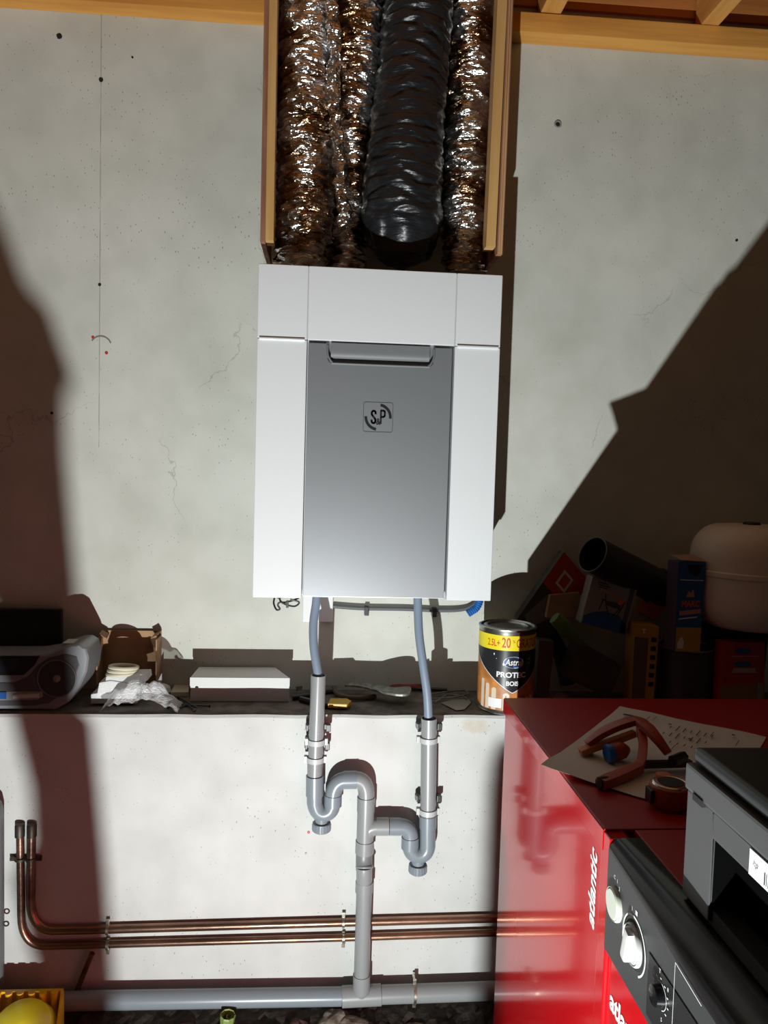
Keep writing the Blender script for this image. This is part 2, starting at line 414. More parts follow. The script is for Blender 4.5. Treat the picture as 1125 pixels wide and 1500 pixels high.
# holes and plugs in the upper wall
def hole(px, py, r, m=M_blackm, nm='drill_hole', lab='', ring=False):
    p = pt(px, py, YW)
    if ring:
        t = thing('wall_plug', lab, 'wall plug', (p.x, YW, p.z))
        obj('ring', torus((p.x, YW-.001, p.z), (0, 1, 0), r*1.1, r*.35, 20, 6), mat('plug_grey', (.25, .25, .24), .7), t, smooth=True)
        obj('core', lathe([(r*.8, 0), (r*.8, .004)], (p.x, YW-.0015, p.z), (0, 1, 0), 12), m, t)
        return
    n = 9; poly = []
    for i in range(n):
        a = 2*math.pi*i/n; q = r*(1+.3*noise.noise(Vector((px, i*1.7, py)))); poly.append((p.x+q*math.cos(a), YW-.0012, p.z+q*math.sin(a)))
    solo(nm, prism(poly, (0, .004, 0)), m, lab, 'hole')
hole(87, 53, .0075, lab='square dark hole high at the left of the wall')
hole(148, 117, .0062, lab='dark hole on the pencil line below the batten')
hole(146, 417, .0045, lab='small dark hole half way down the pencil line')
hole(194, 84, .003, lab='tiny dark hole between the top left hole and the chase')
hole(817, 182, .0075, ring=True, lab='wall plug with chipped rim on the upper right wall')
M_rp = mat('red_plug', (.5, .03, .02), .5)
hole(136, 494, .004, M_rp, 'red_wall_plug', 'red wall plug under the curved scratch, upper one')
hole(156, 517, .0045, M_rp, 'red_wall_plug', 'red wall plug lower right of the curved scratch')
hole(1079, 352, .004, lab='elongated chip in plaster at right, beside the shadow')
hole(76, 605, .004, lab='small chip in plaster in the left shadow')
sc_ = pt(148, 503, YW)
solo('plaster_scratch', on_plane(arc(.028, .004, 20, 150, 20), (sc_.x, YW, sc_.z-.008), (1, 0, 0), (0, 0, 1), .0006), mat('scratch_grey', (.22, .19, .15), .9), 'curved grey scratch between two red wall plugs', 'scratch', fixn=False)
p = pt(452, 1219, YL)
solo('red_wall_plug', prism([(p.x+.004*math.cos(a*.9), YL-.0012, p.z+.004*math.sin(a*.9)) for a in range(7)], (0, .004, 0)), M_rp, 'red wall plug in the low wall under the left trap', 'hole')
p = pt(448, 1250, YL)
solo('drill_hole', prism([(p.x+.0035*math.cos(a*.9), YL-.0012, p.z+.0035*math.sin(a*.9)) for a in range(7)], (0, .004, 0)), M_ltape, 'dull grey plug below the red plug on the low wall', 'hole')

# ------------------------------------------------------------ the floor lamp and added shadow blockers beside it, out of view
lamp = thing('work_lamp', 'small floodlight on the floor in front of the wall', 'lamp', (LAMP.x, LAMP.y-.03, 0))
lo.parent = lamp; lo.matrix_world = Matrix.Translation(LAMP) @ LDIR.to_track_quat('-Z', 'Y').to_matrix().to_4x4()
lo.matrix_parent_inverse = Matrix.Identity(4); lo.location = LAMP-Vector((LAMP.x, LAMP.y-.03, 0))
obj('housing', lathe([(.03, -.05), (.036, -.045), (.036, -.008), (.030, -.004), (.013, -.003)], LAMP, LDIR, 24), M_black, lamp, smooth=True)
obj('stand', join(box((LAMP.x-.05, LAMP.y-.10, 0), (LAMP.x+.05, LAMP.y-.02, .012))), M_black, lamp, bevel=.002)
def cast(px, py, Yw, Yo):                  # where the ray from the lamp to a wall point crosses depth Yo
    q = pt(px, py, Yw); return LAMP+(q-LAMP)*((Yo-LAMP.y)/(q.y-LAMP.y))
YO = .58
edge = [(-30, 250, YW), (-6, 300, YW), (22, 375, YW), (38, 418, YW), (70, 448, YW), (90, 505, YW), (99, 532, YW), (85, 560, YW), (88, 650, YW), (96, 740, YW), (106, 850, YW), (112, 950, YW)]
poly = [cast(*e, YO) for e in edge]
poly += [cast(130, 1050, YL, YO), cast(148, 1250, YL, YO), cast(163, 1460, YL, YO)]
x1 = poly[-1].x; poly.append(Vector((x1+.001, YO, 0)))
lw = cast(66, 1460, YL, YO)
poly.append(Vector((lw.x, YO, 0)))
poly += [lw, cast(38, 1370, YL, YO), cast(20, 1290, YL, YO), cast(46, 1230, YL, YO), cast(42, 1150, YL, YO), cast(14, 1040, YL, YO), cast(-26, 850, YW, YO), cast(-60, 780, YW, YO), cast(-400, 700, YW, YO), cast(-400, 250, YW, YO)]
solo('plywood_offcut', prism(poly, (0, .012, 0)), M_shadow_board, 'rough plywood offcut standing on the floor left of the lamp', 'board')  # added board, cut to the outline of the left wall shadow
a = cast(718, 1085, YL, .60); b = cast(770, 1085, YL, .60); r_ = abs(b.x-a.x)/2; c_ = (a.x+b.x)/2
solo('spray_bottle', lathe([(r_*.9, 0), (r_, .01), (r_, a.z-.03), (r_*.9, a.z-.012), (r_*.5, a.z), (0.0, a.z+.002)], (c_, .60, 0), seg=24), M_black, 'narrow dark bottle standing on the floor right of the lamp', 'bottle', smooth=True)  # added round post, shaped only to shade the strip beside the cabinet

# ------------------------------------------------------------ ventilation unit
U = lambda px, py: pt(px, py, YU)
x0, x1 = -.167, .425; z0, z1 = U(540, 878).z, U(560, 394).z
xs0, xs1 = (U(450, 440).x+U(443, 870).x)/2, (U(670, 450).x+U(652, 870).x)/2
zs = (U(410, 494).z+U(700, 510).z)/2
unit = thing('ventilation_unit', 'white wall-hung heat recovery unit with a silver grey door', 'ventilation unit', ((x0+x1)/2, YW, z0))
obj('casing', box((x0+.004, YU+.03, z0+.002), (x1-.004, YW-.001, z1-.003)), M_casing, unit, bevel=.003)
g = .0006
def panel(nm, xa, xb, za, zb, y=YU, m=M_white, bv=.003): return obj(nm, box((xa+g, y, za+g), (xb-g, YU+.032, zb-g)), m, unit, bevel=bv, smooth=True, seg=3)
panel('corner_panel', x0, xs0, zs, z1); panel('top_panel', xs0, xs1, zs, z1); panel('corner_panel', xs1, x1, zs, z1)
panel('side_panel', x0, xs0, z0, zs); panel('side_panel', xs1, x1, z0, zs)
for xa, xb in ((x0, xs0), (xs1, x1)):
    obj('ridge', tube([(xa+.006, YU-.0005, zs-.001), (xb-.006, YU-.0005, zs-.001)], .0045, 10), M_white, unit, smooth=True)
for xa in (xs0, xs1):
    obj('seam', tube([(xa, YU+.0018, zs+.002), (xa, YU+.0018, z1-.003)], .0022, 8), M_casing, unit, smooth=True)
# door with a finger recess along its top edge
dx0, dx1, dz0, dz1 = xs0+.003, xs1-.005, z0+.004, zs-.006
ha, hb, hd = U(480, 515).x, U(636, 515).x, .047
P = [(dx0, dz0), (dx1, dz0), (dx1, dz1), (hb, dz1)]
for i in range(7): t = math.radians(90*i/6); P.append((hb-.014+.014*math.cos(t)-.001*i/6, dz1-hd+.014-.014*math.sin(t)))
for i in range(7): t = math.radians(90*i/6); P.append((ha+.014-.014*math.sin(t), dz1-hd+.014-.014*math.cos(t)))
P += [(ha, dz1), (dx0, dz1)]
door = obj('door', prism([(x, YU+.004, z) for x, z in P], (0, .026, 0)), M_silver, unit, bevel=.0012)
obj('recess', join(box((ha-.004, YU+.016, dz1-hd-.004), (hb+.004, YU+.018, dz1+.006))), M_silver, door)
lip = smooth_path([(ha, YU+.004, dz1-.004), (ha+.0005, YU+.004, dz1-hd+.02), (ha+.012, YU+.004, dz1-hd+.002), (ha+.03, YU+.004, dz1-hd), (hb-.03, YU+.004, dz1-hd), (hb-.012, YU+.004, dz1-hd+.002), (hb-.0005, YU+.004, dz1-hd+.02), (hb, YU+.004, dz1-.004)])
obj('recess_lip', tube(lip, .0028, 10), M_silverd, door, smooth=True)
hn = 24; HV = []; HF = []
for i in range(9):                          # bulging grip inside the recess
    t = i/8; zz = dz1+.002-t*(hd-.009); yy = YU+.004+.0015*t+.010*t**9
    HV += [Vector((ha+.008, yy, zz)), Vector((hb-.010, yy, zz))]
for i in range(8): HF.append((2*i, 2*i+1, 2*i+3, 2*i+2))
HV2 = HV + [v+Vector((0, .012, 0)) for v in HV]; n2 = len(HV)
HF2 = HF+[tuple(q+n2 for q in reversed(f)) for f in HF]+[(2*i, 2*i+2, 2*i+2+n2, 2*i+n2) for i in range(8)]+[(2*i+1, 2*i+1+n2, 2*i+3+n2, 2*i+3) for i in range(8)]+[(16, 17, 17+n2, 16+n2), (0, n2, 1+n2, 1)]
obj('grip', (HV2, HF2), M_silverd, door, smooth=True)
lc = U(554, 611); LO = (lc.x, YU+.004, lc.z); ux, uz = (1, 0, 0), (0, 0, 1)
S = .073
logo = join(ring_rect(S, S, .006, .0012))
obj('logo_frame', on_plane(logo, LO, ux, uz, .0006), M_inkg, door, fixn=False)
lg = join(arc(.0300, .0066, -5, 80), arc(.0300, .0066, 178, 262))
def stroke(P, w_):
    out = []
    for a_, b_ in zip(P[:-1], P[1:]): out.append(ln2(a_, b_, w_))
    for a_ in P[1:-1]: out.append(ellipse(w_/2, w_/2, a_[0], a_[1], 12))
    return join(*out)
def ln2(p, q, w_=.0008):
    p, q = Vector((p[0], p[1], 0)), Vector((q[0], q[1], 0)); d = (q-p).normalized(); nn = Vector((-d.y, d.x, 0))*w_/2
    return [p-nn, q-nn, q+nn, p+nn], [(0, 1, 2, 3)]
sh = lambda s, dx, dy: ([v+Vector((dx, dy, 0)) for v in s[0]], s[1])
h_ = .0150; a_ = .0047
tp_ = [(a_*math.cos(math.radians(t)), h_-a_+a_*math.sin(math.radians(t))) for t in range(0, 181, 30)]
Sp = [(a_, h_-.0085)]+tp_+[(-a_, .0065), (-a_*.7, .0040), (a_*.7, -.0040), (a_, -.0065)]+[(-x, -y) for x, y in reversed(tp_)]+[(-a_, -h_+.0085)]
Pp = [(-a_, -h_-.0025), (-a_, h_), (a_*.2, h_), (a_*.85, h_-.0012), (a_, h_-.004), (a_, .004), (a_*.85, .001), (a_*.2, -.0005), (-a_, -.0005)]
t3 = text_shape('&', .021, .0006, 0, .78)
lg = join(lg, sh(stroke(Sp, .0048), -.0110, 0), sh(stroke(Pp, .0046), .0115, .0012), sh(t3, .0006, -.0115))
obj('logo', on_plane(lg, LO, ux, uz, .0006), M_ink, door, fixn=False)

# bracket, cables under the unit
a, b = pt(444, 878, YW), pt(487, 909, YW)
solo('mounting_bracket', box((a.x, YW-.022, b.z), (b.x, YW, z0-.002)), M_white, 'white bracket block on the wall under the unit', 'bracket', bevel=.003)
t = thing('grey_cable', 'grey conduit running along the wall under the unit', 'cable', tuple(pt(590, 893, YW-.012)))
obj('conduit', tube(smooth_path([pt(x, y, YW-.012) for x, y in ((488, 888), (530, 891), (590, 892), (640, 894), (675, 893), (692, 887), (703, 876))]), .0058, 12), mat('conduit_grey', (.10, .105, .11), .5), t, smooth=True)
for x, y in ((537, 893), (636, 895)):
    q = pt(x, y, YW-.012)
    cl = obj('conduit_clip', cbox((q.x, YW-.012, q.z-.003), (.013, .023, .026)), M_black, t, bevel=.002)
rb = [pt(x, y, YW-.016) for x, y in ((685, 899), (691, 895), (697, 891), (701, 884), (703, 877))]
obj('blue_sleeve', tube(smooth_path(rb, 5), [.012 if i % 2 else .0105 for i in range(21)], 14), M_blue, t, smooth=False, label='blue corrugated sleeve end')
t = thing('black_cable_loop', 'coiled black cable with a tie under the unit left corner', 'cable', tuple(pt(420, 885, YW-.05)))
cb = [pt(x, y, YW-.05) for x, y in ((402, 876), (401, 884), (405, 893), (410, 892), (407, 886), (411, 882), (420, 886), (432, 888), (438, 882), (425, 878))]
obj('cable', tube(smooth_path(cb), .0026, 8), M_black, t, smooth=True)
obj('cable', tube(smooth_path([pt(x, y, YW-.045) for x, y in ((409, 876), (413, 882), (424, 881), (438, 876))]), .0026, 8), M_black, t, smooth=True)
q = pt(421, 885, YW-.048); obj('cable_tie', cbox(q, (.007, .012, .02)), M_black, t, bevel=.001)

# ------------------------------------------------------------ chase with ducts
YF = 1.925
chase = thing('duct_chase', 'open plywood chase of two side boards above the unit', 'chase', (.13, YW, z1+.04))
ztop = zc+.29
def slab(pxt, pxb, pyb, wdt, y0, y1, m, nm, par):
    xb = pt(pxb, pyb, y0); xt = pt(pxt, 0, y0)
    sl = (xt.x-xb.x)/(xt.z-xb.z); xt2 = xb.x+sl*(ztop-xb.z)
    v = [Vector(p) for p in ((xb.x, y0, xb.z), (xb.x+wdt, y0, xb.z), (xb.x+wdt, y1, xb.z), (xb.x, y1, xb.z), (xt2, y0, ztop), (xt2+wdt, y0, ztop), (xt2+wdt, y1, ztop), (xt2, y1, ztop))]
    return obj(nm, (v, box((0, 0, 0), (1, 1, 1))[1]), m, par, bevel=.001)
lb = slab(387, 381, 354, .012, YF, YW-.061, M_ply, 'side_board', chase)
slab(394, 388.5, 352, .020, YF+.002, YF+.05, M_batten, 'batten', lb)
rb_ = slab(744, 728, 372, .014, YF, YW-.061, M_ply, 'side_board', chase)
for i, dx in enumerate((.004, .0095)): slab(744+dx*560, 728+dx*560, 371.5, .0024, YF-.0006, YF+.01, M_ply_l, 'ply_layer', rb_)
slab(729, 712, 361, .024, YF+.004, YF+.05, M_batten, 'batten', rb_)

def duct(nm, label, pts, rads, m, ring, amp, crk, seed, cat='duct', n=330, seg=84, flat=True, sq=1.0):
    path = smooth_path(pts, max(4, n//(len(pts)-1)))
    P, T, Ns = frames(path); V, Fc = [], []
    L = 0; cum = [0]
    for i in range(1, len(P)): L += (P[i]-P[i-1]).length; cum.append(L)
    nr = len(rads)
    for i, (p, tt, nn) in enumerate(zip(P, T, Ns)):
        b = tt.cross(nn); u = i/(len(P)-1)*(nr-1); k = min(int(u), nr-2); R = rads[k]+(rads[k+1]-rads[k])*(u-k)
        for j in range(seg):
            a = 2*math.pi*j/seg; e = nn*math.cos(a)+b*math.sin(a)
            q = p+e*R; s = cum[i]+noise.noise(q*9+Vector((seed, 0, 0)))*ring*.8
            ph = (s/ring) % 1; rg = (abs(math.sin(math.pi*ph))**.6)
            d = amp*(rg-.6)
            d += crk*1.5*(1-2*abs(noise.noise(Vector((q.x*17, q.y*17, q.z*42))+Vector((0, seed, 0)))))-crk*.7
            d += crk*.7*(1-2*abs(noise.noise(Vector((q.x*30, q.y*30, q.z*80))+Vector((seed, seed, 0)))))
            V.append(q+e*d)
    for i in range(len(P)-1):
        for j in range(seg):
            j2 = (j+1) % seg; Fc.append((i*seg+j, i*seg+j2, (i+1)*seg+j2, (i+1)*seg+j))
    Fc.append(tuple(reversed(range(seg)))); Fc.append(tuple(range((len(P)-1)*seg, len(P)*seg)))
    o = solo(nm, (V, Fc), m, label, cat, 'ducts in the chase' if False else None, smooth=False)
    if not flat: o.data.polygons.foreach_set('use_smooth', [True]*len(o.data.polygons))
    return o
YD = 2.055
zt_ = ztop
def dp(lst, Y): return [pt(x, y, Y+dy) for x, y, dy in lst]
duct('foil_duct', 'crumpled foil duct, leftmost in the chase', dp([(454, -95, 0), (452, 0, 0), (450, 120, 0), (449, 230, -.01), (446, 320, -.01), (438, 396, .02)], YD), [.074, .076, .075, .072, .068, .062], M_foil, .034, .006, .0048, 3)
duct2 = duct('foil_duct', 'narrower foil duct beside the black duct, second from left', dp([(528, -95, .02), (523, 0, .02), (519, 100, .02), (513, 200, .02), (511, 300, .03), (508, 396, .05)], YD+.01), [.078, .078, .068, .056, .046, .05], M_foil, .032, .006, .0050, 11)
duct('black_duct', 'wide black plastic covered duct with a rounded lower end', dp([(616, -95, 0), (612, 0, 0), (606, 90, 0), (596, 190, -.01), (590, 270, -.015), (589, 325, 0), (592, 350, .05), (592, 358, .09)], YD-.01), [.086, .086, .088, .092, .098, .100, .085, .05], M_blackduct, .040, .0065, .0034, 23, flat=False, n=280)
tp = smooth_path(dp([(484, -60, 0), (486, 0, 0), (490, 80, 0), (489, 150, 0), (497, 220, 0), (502, 290, 0), (507, 330, .01)], YD-.066), 26)
V, Fc = tube(tp, .017, 22)
V = [v+Vector((noise.noise(v*46)*.010, noise.noise(v*46+Vector((5, 5, 5)))*.012-abs(noise.noise(v*110))*.006, noise.noise(v*60+Vector((9, 0, 0)))*.008)) for v in V]
obj('seam_tape', (V, Fc), M_foil2, duct2, label='bright silver crumpled tape along the crease')
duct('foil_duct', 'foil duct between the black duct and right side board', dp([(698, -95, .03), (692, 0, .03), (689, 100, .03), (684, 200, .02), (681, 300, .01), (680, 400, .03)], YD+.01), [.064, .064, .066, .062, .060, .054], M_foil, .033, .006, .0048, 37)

# ------------------------------------------------------------ waste pipework
YP = YL-.042
pipe = thing('waste_pipework', 'grey plastic waste pipes with two traps on the low wall', 'pipework', tuple(pt(533, 1440, YL)))
pp = lambda x, y, dy=0: pt(x, y, YP+dy)
def seg_pipe(nm, a, b, r, m=M_pvc, par=pipe, **k): return obj(nm, tube([a, b], r, 28), m, par, smooth=True, **k)
def open_pipe(nm, a, b, r, m): 
    o = obj(nm, hollow(a, b, r, .002), m, pipe, smooth=True)
    d = (Vector(b)-Vector(a)).normalized()
    obj('dark_bore', lathe([(r-.0022, .004), (r-.0022, .006)], a, d, 20), M_blackm, o)
    return o
open_pipe('standpipe', pp(466.5, 989), pp(461, 1142), .0192, M_pvc)
open_pipe('standpipe', pp(628.5, 1052), pp(627, 1196), .0205, M_pvc)
def strap(x, y, r, nm='clip'):
    q = pp(x, y)
    o = obj(nm, lathe([(r+.0035, -.0065), (r+.0035, .0065)], q, (0, 0, 1), 24), M_strap, pipe, smooth=True)
    for s_ in (-1, 1): obj('ear', cbox((q.x+s_*(r+.006), q.y+.002, q.z), (.008, .014, .017)), M_strap, o, bevel=.001)
def backclip(x, y, r):
    q = pp(x, y)
    obj('clip_base', join(cbox((q.x, q.y+.022, q.z), (2*r+.022, .014, .014)), cbox((q.x+r+.010, q.y+.012, q.z), (.012, .014, .018)), cbox((q.x-r-.006, q.y+.012, q.z), (.006, .012, .016))), M_black, pipe, bevel=.0015)
strap(463.5, 1086, .0192); strap(462, 1112, .0192); backclip(464.5, 1068, .0192); backclip(463, 1095, .0192)
strap(627.5, 1083, .0205); strap(627, 1188, .0205); backclip(628, 1066, .0205); backclip(627, 1172, .0205)
def bend(c0, c1, c2, n=10):            # quadratic corner
    a, b, c = Vector(c0), Vector(c1), Vector(c2)
    return [a*(1-t)**2+b*2*t*(1-t)+c*t*t for t in [i/n for i in range(n+1)]]
R2 = .0230
# left trap
seg_pipe('socket', pp(461.3, 1136), pp(461, 1165), R2, M_pvcb)
u = [pp(461, 1160), pp(461, 1176)]+bend(pp(461.5, 1176), pp(463, 1191), pp(474, 1192))[1:]+bend(pp(474, 1192), pp(486, 1191), pp(487, 1178))[1:]+[pp(487.5, 1162)]
obj('trap', tube(u, .0205, 28), M_pvcb, pipe, smooth=True)
def trapcap(x, y):
    q = pp(x, y); n = 40; pr = []
    o = obj('trap_cap', lathe([(.0235, .011), (.0235, -.009), (.020, -.012)], q, (0, 0, 1), 40), M_pvcb, pipe)
    obj('neck', lathe([(.0165, .0105), (.0175, .034)], q, (0, 0, 1), 24), M_pvcb, pipe, smooth=True)
    for i in range(20):
        a = 2*math.pi*i/20
        if math.sin(a) < .2: obj('grip_rib', tube([(q.x+.0238*math.cos(a), q.y+.0238*math.sin(a), q.z-.008), (q.x+.0238*math.cos(a), q.y+.0238*math.sin(a), q.z+.008)], .0011, 5), M_pvcb, o)
trapcap(471, 1211)
seg_pipe('socket', pp(488, 1164), pp(487.5, 1180), R2, M_pvcb)
obj('elbow', tube(bend(pp(488, 1166), pp(489, 1141), pp(512, 1142)), .0212, 28), M_pvcb, pipe, smooth=True)
seg_pipe('socket', pp(503, 1142.5), pp(522, 1142), R2, M_pvcb)
obj('elbow', tube(bend(pp(520, 1142), pp(538, 1141), pp(536.5, 1168)), .0212, 28), M_pvc, pipe, smooth=True)
seg_pipe('coupling', pp(536.5, 1167), pp(536, 1188), R2+.0005, M_pvc)
seg_pipe('tee', pp(536, 1186), pp(534.5, 1232), R2-.0008, M_pvc)
te = bend(pp(537, 1222), pp(538, 1210.5), pp(555, 1210.5))
obj('tee_branch', tube(te, .021, 28), M_pvc, pipe, smooth=True)
seg_pipe('coupling', pp(551, 1210.5), pp(569, 1210.5), R2, M_pvc)
seg_pipe('coupling', pp(570, 1210.7), pp(587, 1210.7), R2-.0005, M_pvcb)
obj('elbow', tube(bend(pp(585, 1210.7), pp(602, 1210), pp(601, 1228)), .0208, 28), M_pvcb, pipe, smooth=True)
seg_pipe('socket', pp(601, 1226), pp(600.5, 1242), R2, M_pvcb)
u = [pp(600.5, 1224), pp(600.5, 1236)]+bend(pp(600.5, 1238), pp(601.5, 1252), pp(613, 1253))[1:]+bend(pp(613, 1253), pp(625.5, 1252), pp(626.5, 1238))[1:]+[pp(626.5, 1190)]
obj('trap', tube(u, .0205, 28), M_pvcb, pipe, smooth=True)
seg_pipe('socket', pp(626.8, 1194), pp(626.6, 1212), R2-.0005, M_pvcb)
trapcap(612, 1272)
seg_pipe('coupling', pp(534.5, 1231), pp(533.8, 1249), R2+.0012, M_pvc)
obj('elbow', tube(bend(pp(533.5, 1246), pp(533, 1262), pp(533.5, 1274, -.014)), .0215, 28), M_pvcd, pipe, smooth=True, label='darker grey pipe bend')
obj('collar', torus(pp(534, 1270, -.010), Vector((0, -.45, -1)), .0205, .0032, 28, 8), M_pvc, pipe, smooth=True)
obj('elbow', tube(bend(pp(533.5, 1270, -.012), pp(533.5, 1282, -.014), pp(533.5, 1296, -.006)), .0208, 28), M_pvc, pipe, smooth=True)
seg_pipe('socket', pp(533.8, 1291, -.007), pp(533.2, 1306, -.007), R2, M_pvc)
seg_pipe('down_pipe', pp(533.5, 1300, -.007), pp(529.5, 1436, -.007), .0205, M_pvc)
seg_pipe('socket', pp(529.8, 1427, -.007), pp(529.5, 1452, -.007), .0228, M_pvc)
obj('tee_saddle', lathe([(.0229, .0), (.020, -.012), (.010, -.020), (0, -.022)], pp(529.5, 1452, -.004), (0, 0, 1), 24), M_pvc, pipe, smooth=True)
seg_pipe('tee_body', pp(501, 1460), pp(558, 1457), .0262, M_pvc)
mainp = thing('main_drain_pipe', 'long grey drain pipe along the foot of the low wall', 'pipe', tuple(pt(400, 1460, YP)))
obj('pipe', tube([pp(14, 1467.5), pp(110, 1466), pp(500.5, 1459.5)], .0232, 28), M_pvcb, mainp, smooth=True)
obj('pipe', tube([pp(558.5, 1457), pp(730, 1451), pp(1000, 1441)], .0232, 28), M_pvc, mainp, smooth=True)

def ringclip(nm, lab, qs, r, m=M_zinc, axis=(1, 0, 0), par=None, stud=True):
    c = sum(qs, Vector())/len(qs); t = thing(nm, lab, 'pipe clip', tuple(c))
    for q in qs: obj('ring', lathe([(r+.0004, -.004), (r+.003, -.003), (r+.003, .003), (r+.0004, .004)], q, axis, 24), m, t, smooth=True)
    up_ = Vector((0, 0, 1)) if axis[0] else Vector((1, 0, 0))
    e0, e1 = qs[0]+up_*(r+.008), qs[-1]-up_*(r+.008)
    obj('screw', tube([e0+Vector((0, -.004, 0)), e0+Vector((0, .03, 0))], .0035, 8), m, t); obj('screw', tube([e1+Vector((0, -.004, 0)), e1+Vector((0, .03, 0))], .0035, 8), m, t)
    for e_ in (e0, e1): obj('lug', cbox(e_, (.009, .006, .013) if axis[0] else (.013, .006, .009)), m, t, bevel=.001)
    return t
YC = YL-.0125
cp = lambda x, y: pt(x, y, YC)
solo('copper_pipe', tube([cp(46, 1222), cp(45, 1318)]+bend(cp(45, 1320), cp(46, 1361), cp(78, 1362.5))[1:]+[cp(156, 1361), cp(500, 1351), cp(760, 1344)], .0112, 18), M_copper, 'copper pipe on the low wall, upper and inner of the pair', 'pipe', smooth=True)
solo('copper_pipe', tube([cp(29.5, 1222), cp(31, 1340)]+bend(cp(31, 1342), cp(32, 1384), cp(64, 1385.5))[1:]+[cp(156, 1383), cp(500, 1373.5), cp(760, 1365)], .0098, 18), M_copper, 'copper pipe on the low wall, lower and outer of the pair', 'pipe', smooth=True)
for x, lab in ((46.5, 'dark end cap on the inner copper riser'), (29, 'dark end cap on the outer copper riser')):
    solo('pipe_end_cap', lathe([(.0120, 0), (.0120, .030), (.010, .033)], cp(x, 1222)-Vector((0, 0, .006)), (0, 0, 1), 16), M_dkmetal, lab, 'cap', smooth=True)
solo('copper_branch', tube([cp(137, 1392)+Vector((0, -.012, 0)), pt(117, 1440, YC-.01), pt(113, 1452, YC-.005)], .007, 12), M_copperd, 'thin slanting copper branch left of the drain pipe', 'pipe', smooth=True)
ringclip('pipe_clip', 'zinc clip on both copper pipes at the left shadow edge', [cp(158, 1361), cp(158, 1383)], .0114)
ringclip('pipe_clip', 'bright zinc clip on the copper pipes left of the downpipe', [cp(503, 1351), cp(503, 1373.3)], .0114)
ringclip('pipe_clip', 'zinc clip on the main drain pipe right of the tee', [pp(607, 1455)], .0236)
ringclip('pipe_clip', 'dark clip holding the two copper risers at far left', [cp(46, 1258), cp(30, 1258)], .0114, M_dkmetal, (0, 0, 1))

# hoses
def hose(lab, P):
    solo('drain_hose', tube(smooth_path(P, 8), .0112, 20), M_hose, lab, 'hose', smooth=True)
hose('blue-grey hose dropping into the left standpipe', [pt(464, 868, 2.0), pt(463, 884, 1.99), pt(459, 915, 1.975), pt(460, 950, 1.96), pt(466, 988, YP), pt(467, 1010, YP)])
hose('longer blue-grey hose dropping into the right standpipe', [pt(612, 868, 2.0), pt(612, 884, 1.99), pt(614, 930, 1.97), pt(620, 975, 1.955), pt(626, 1020, YP), pt(628, 1065, YP)])

# ------------------------------------------------------------ red boiler and cylinder
YBK = 1.74; q = pt(738, 1022, YBK); BX, BZ = q.x, q.z
yf = pz(888, 1215, BZ).y
XR = BX+.70
cyl = thing('red_cabinet', 'glossy red boiler cabinet with a vertical lettered side', 'boiler', (BX+.35, (YBK+yf)/2, 0))
LT = .034
obj('body', box((BX+.004, yf+.012, .02), (XR-.004, YBK-.004, BZ-LT-.005)), M_red, cyl, bevel=.0015)
obj('seam', box((BX+.008, yf+.014, BZ-LT-.006), (XR-.01, YBK-.008, BZ-LT+.001)), M_blackm, cyl)
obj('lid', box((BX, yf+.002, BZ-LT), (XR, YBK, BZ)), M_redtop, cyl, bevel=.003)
obj('lid_edge', box((BX-.0012, yf+.003, BZ-LT+.001), (BX+.003, YBK-.002, BZ-.002)), M_red, cyl)
obj('corner_strip', box((BX+.000, yf-.022, .02), (BX+.03, yf+.011, BZ-.004)), M_red, cyl, bevel=.002)
obj('plinth', box((BX+.02, yf+.02, 0), (XR-.02, YBK-.02, .02)), M_blackm, cyl)
a = pX(866, 1243, BX); b = pX(864, 1362, BX)
cc = (a+b)/2; ln = abs(a.z-b.z)
tx = text_shape('atlantic', 1, .028, .35)
wid = max(v.x for v in tx[0])-min(v.x for v in tx[0]); s = ln/wid
tx = ([v*s for v in tx[0]], tx[1])
cc.x = BX+.004
obj('lettering', on_plane(tx, cc, (0, 0, 1), (0, 1, 0), .0008), M_whiteink, cyl, fixn=False, label='silver lettering reading atlantic')
# the normal of (0,0,1)x(0,1,0) is -x: towards the room
boil = thing('control_cabinet', 'red boiler cabinet with a black knob console', 'boiler', (BX+.35, .8, 0))
y0b, y1b = .42, yf-.024
cz = pX(888, 1390, BX).z                   # lower edge of the console
obj('front', box((BX+.006, y0b, .02), (XR-.004, y1b, cz-.002)), M_red, boil, bevel=.003)
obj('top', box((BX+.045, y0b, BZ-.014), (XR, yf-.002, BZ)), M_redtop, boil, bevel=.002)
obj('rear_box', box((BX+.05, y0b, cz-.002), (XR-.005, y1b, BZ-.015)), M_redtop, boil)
# console: face + curved gloss hood, widening towards the viewer
CV = []; CF = []; st = 14; pn = 0
for i in range(st+1):
    t = i/st; y = y1b+(y0b-y1b)*t; w_ = .026+.040*min(1, t*2.2); h_ = .018+.030*min(1, t*2.2)
    pr = [(BX-.002, cz), (BX-.002, BZ-h_)]
    for k in range(1, 7):
        a = math.radians(90*k/6); pr.append((BX-.002+w_*(1-math.cos(a)), BZ-h_+(h_-.001)*math.sin(a)))
    pr.append((BX+.09, BZ-.001)); pr.append((BX+.09, cz)); pn = len(pr)
    CV += [Vector((x, y, z)) for x, z in pr]
face_f, hood_f = [], []
for i in range(st):
    for k in range(pn):
        k2 = (k+1) % pn; f = (i*pn+k, i*pn+k2, (i+1)*pn+k2, (i+1)*pn+k)
        (face_f if k in (0, pn-1, pn-2) else hood_f).append(f)
caps = [tuple(range(pn)), tuple(reversed(range(st*pn, st*pn+pn)))]
con = obj('console', (CV, face_f+hood_f+caps), M_console, boil, smooth=True)
con.data.materials.append(M_glossblk)
for po in con.data.polygons:
    if po.normal.z > .15: po.material_index = 1
def onface(px, py, dx=-.002): return pX(px, py, BX+dx)
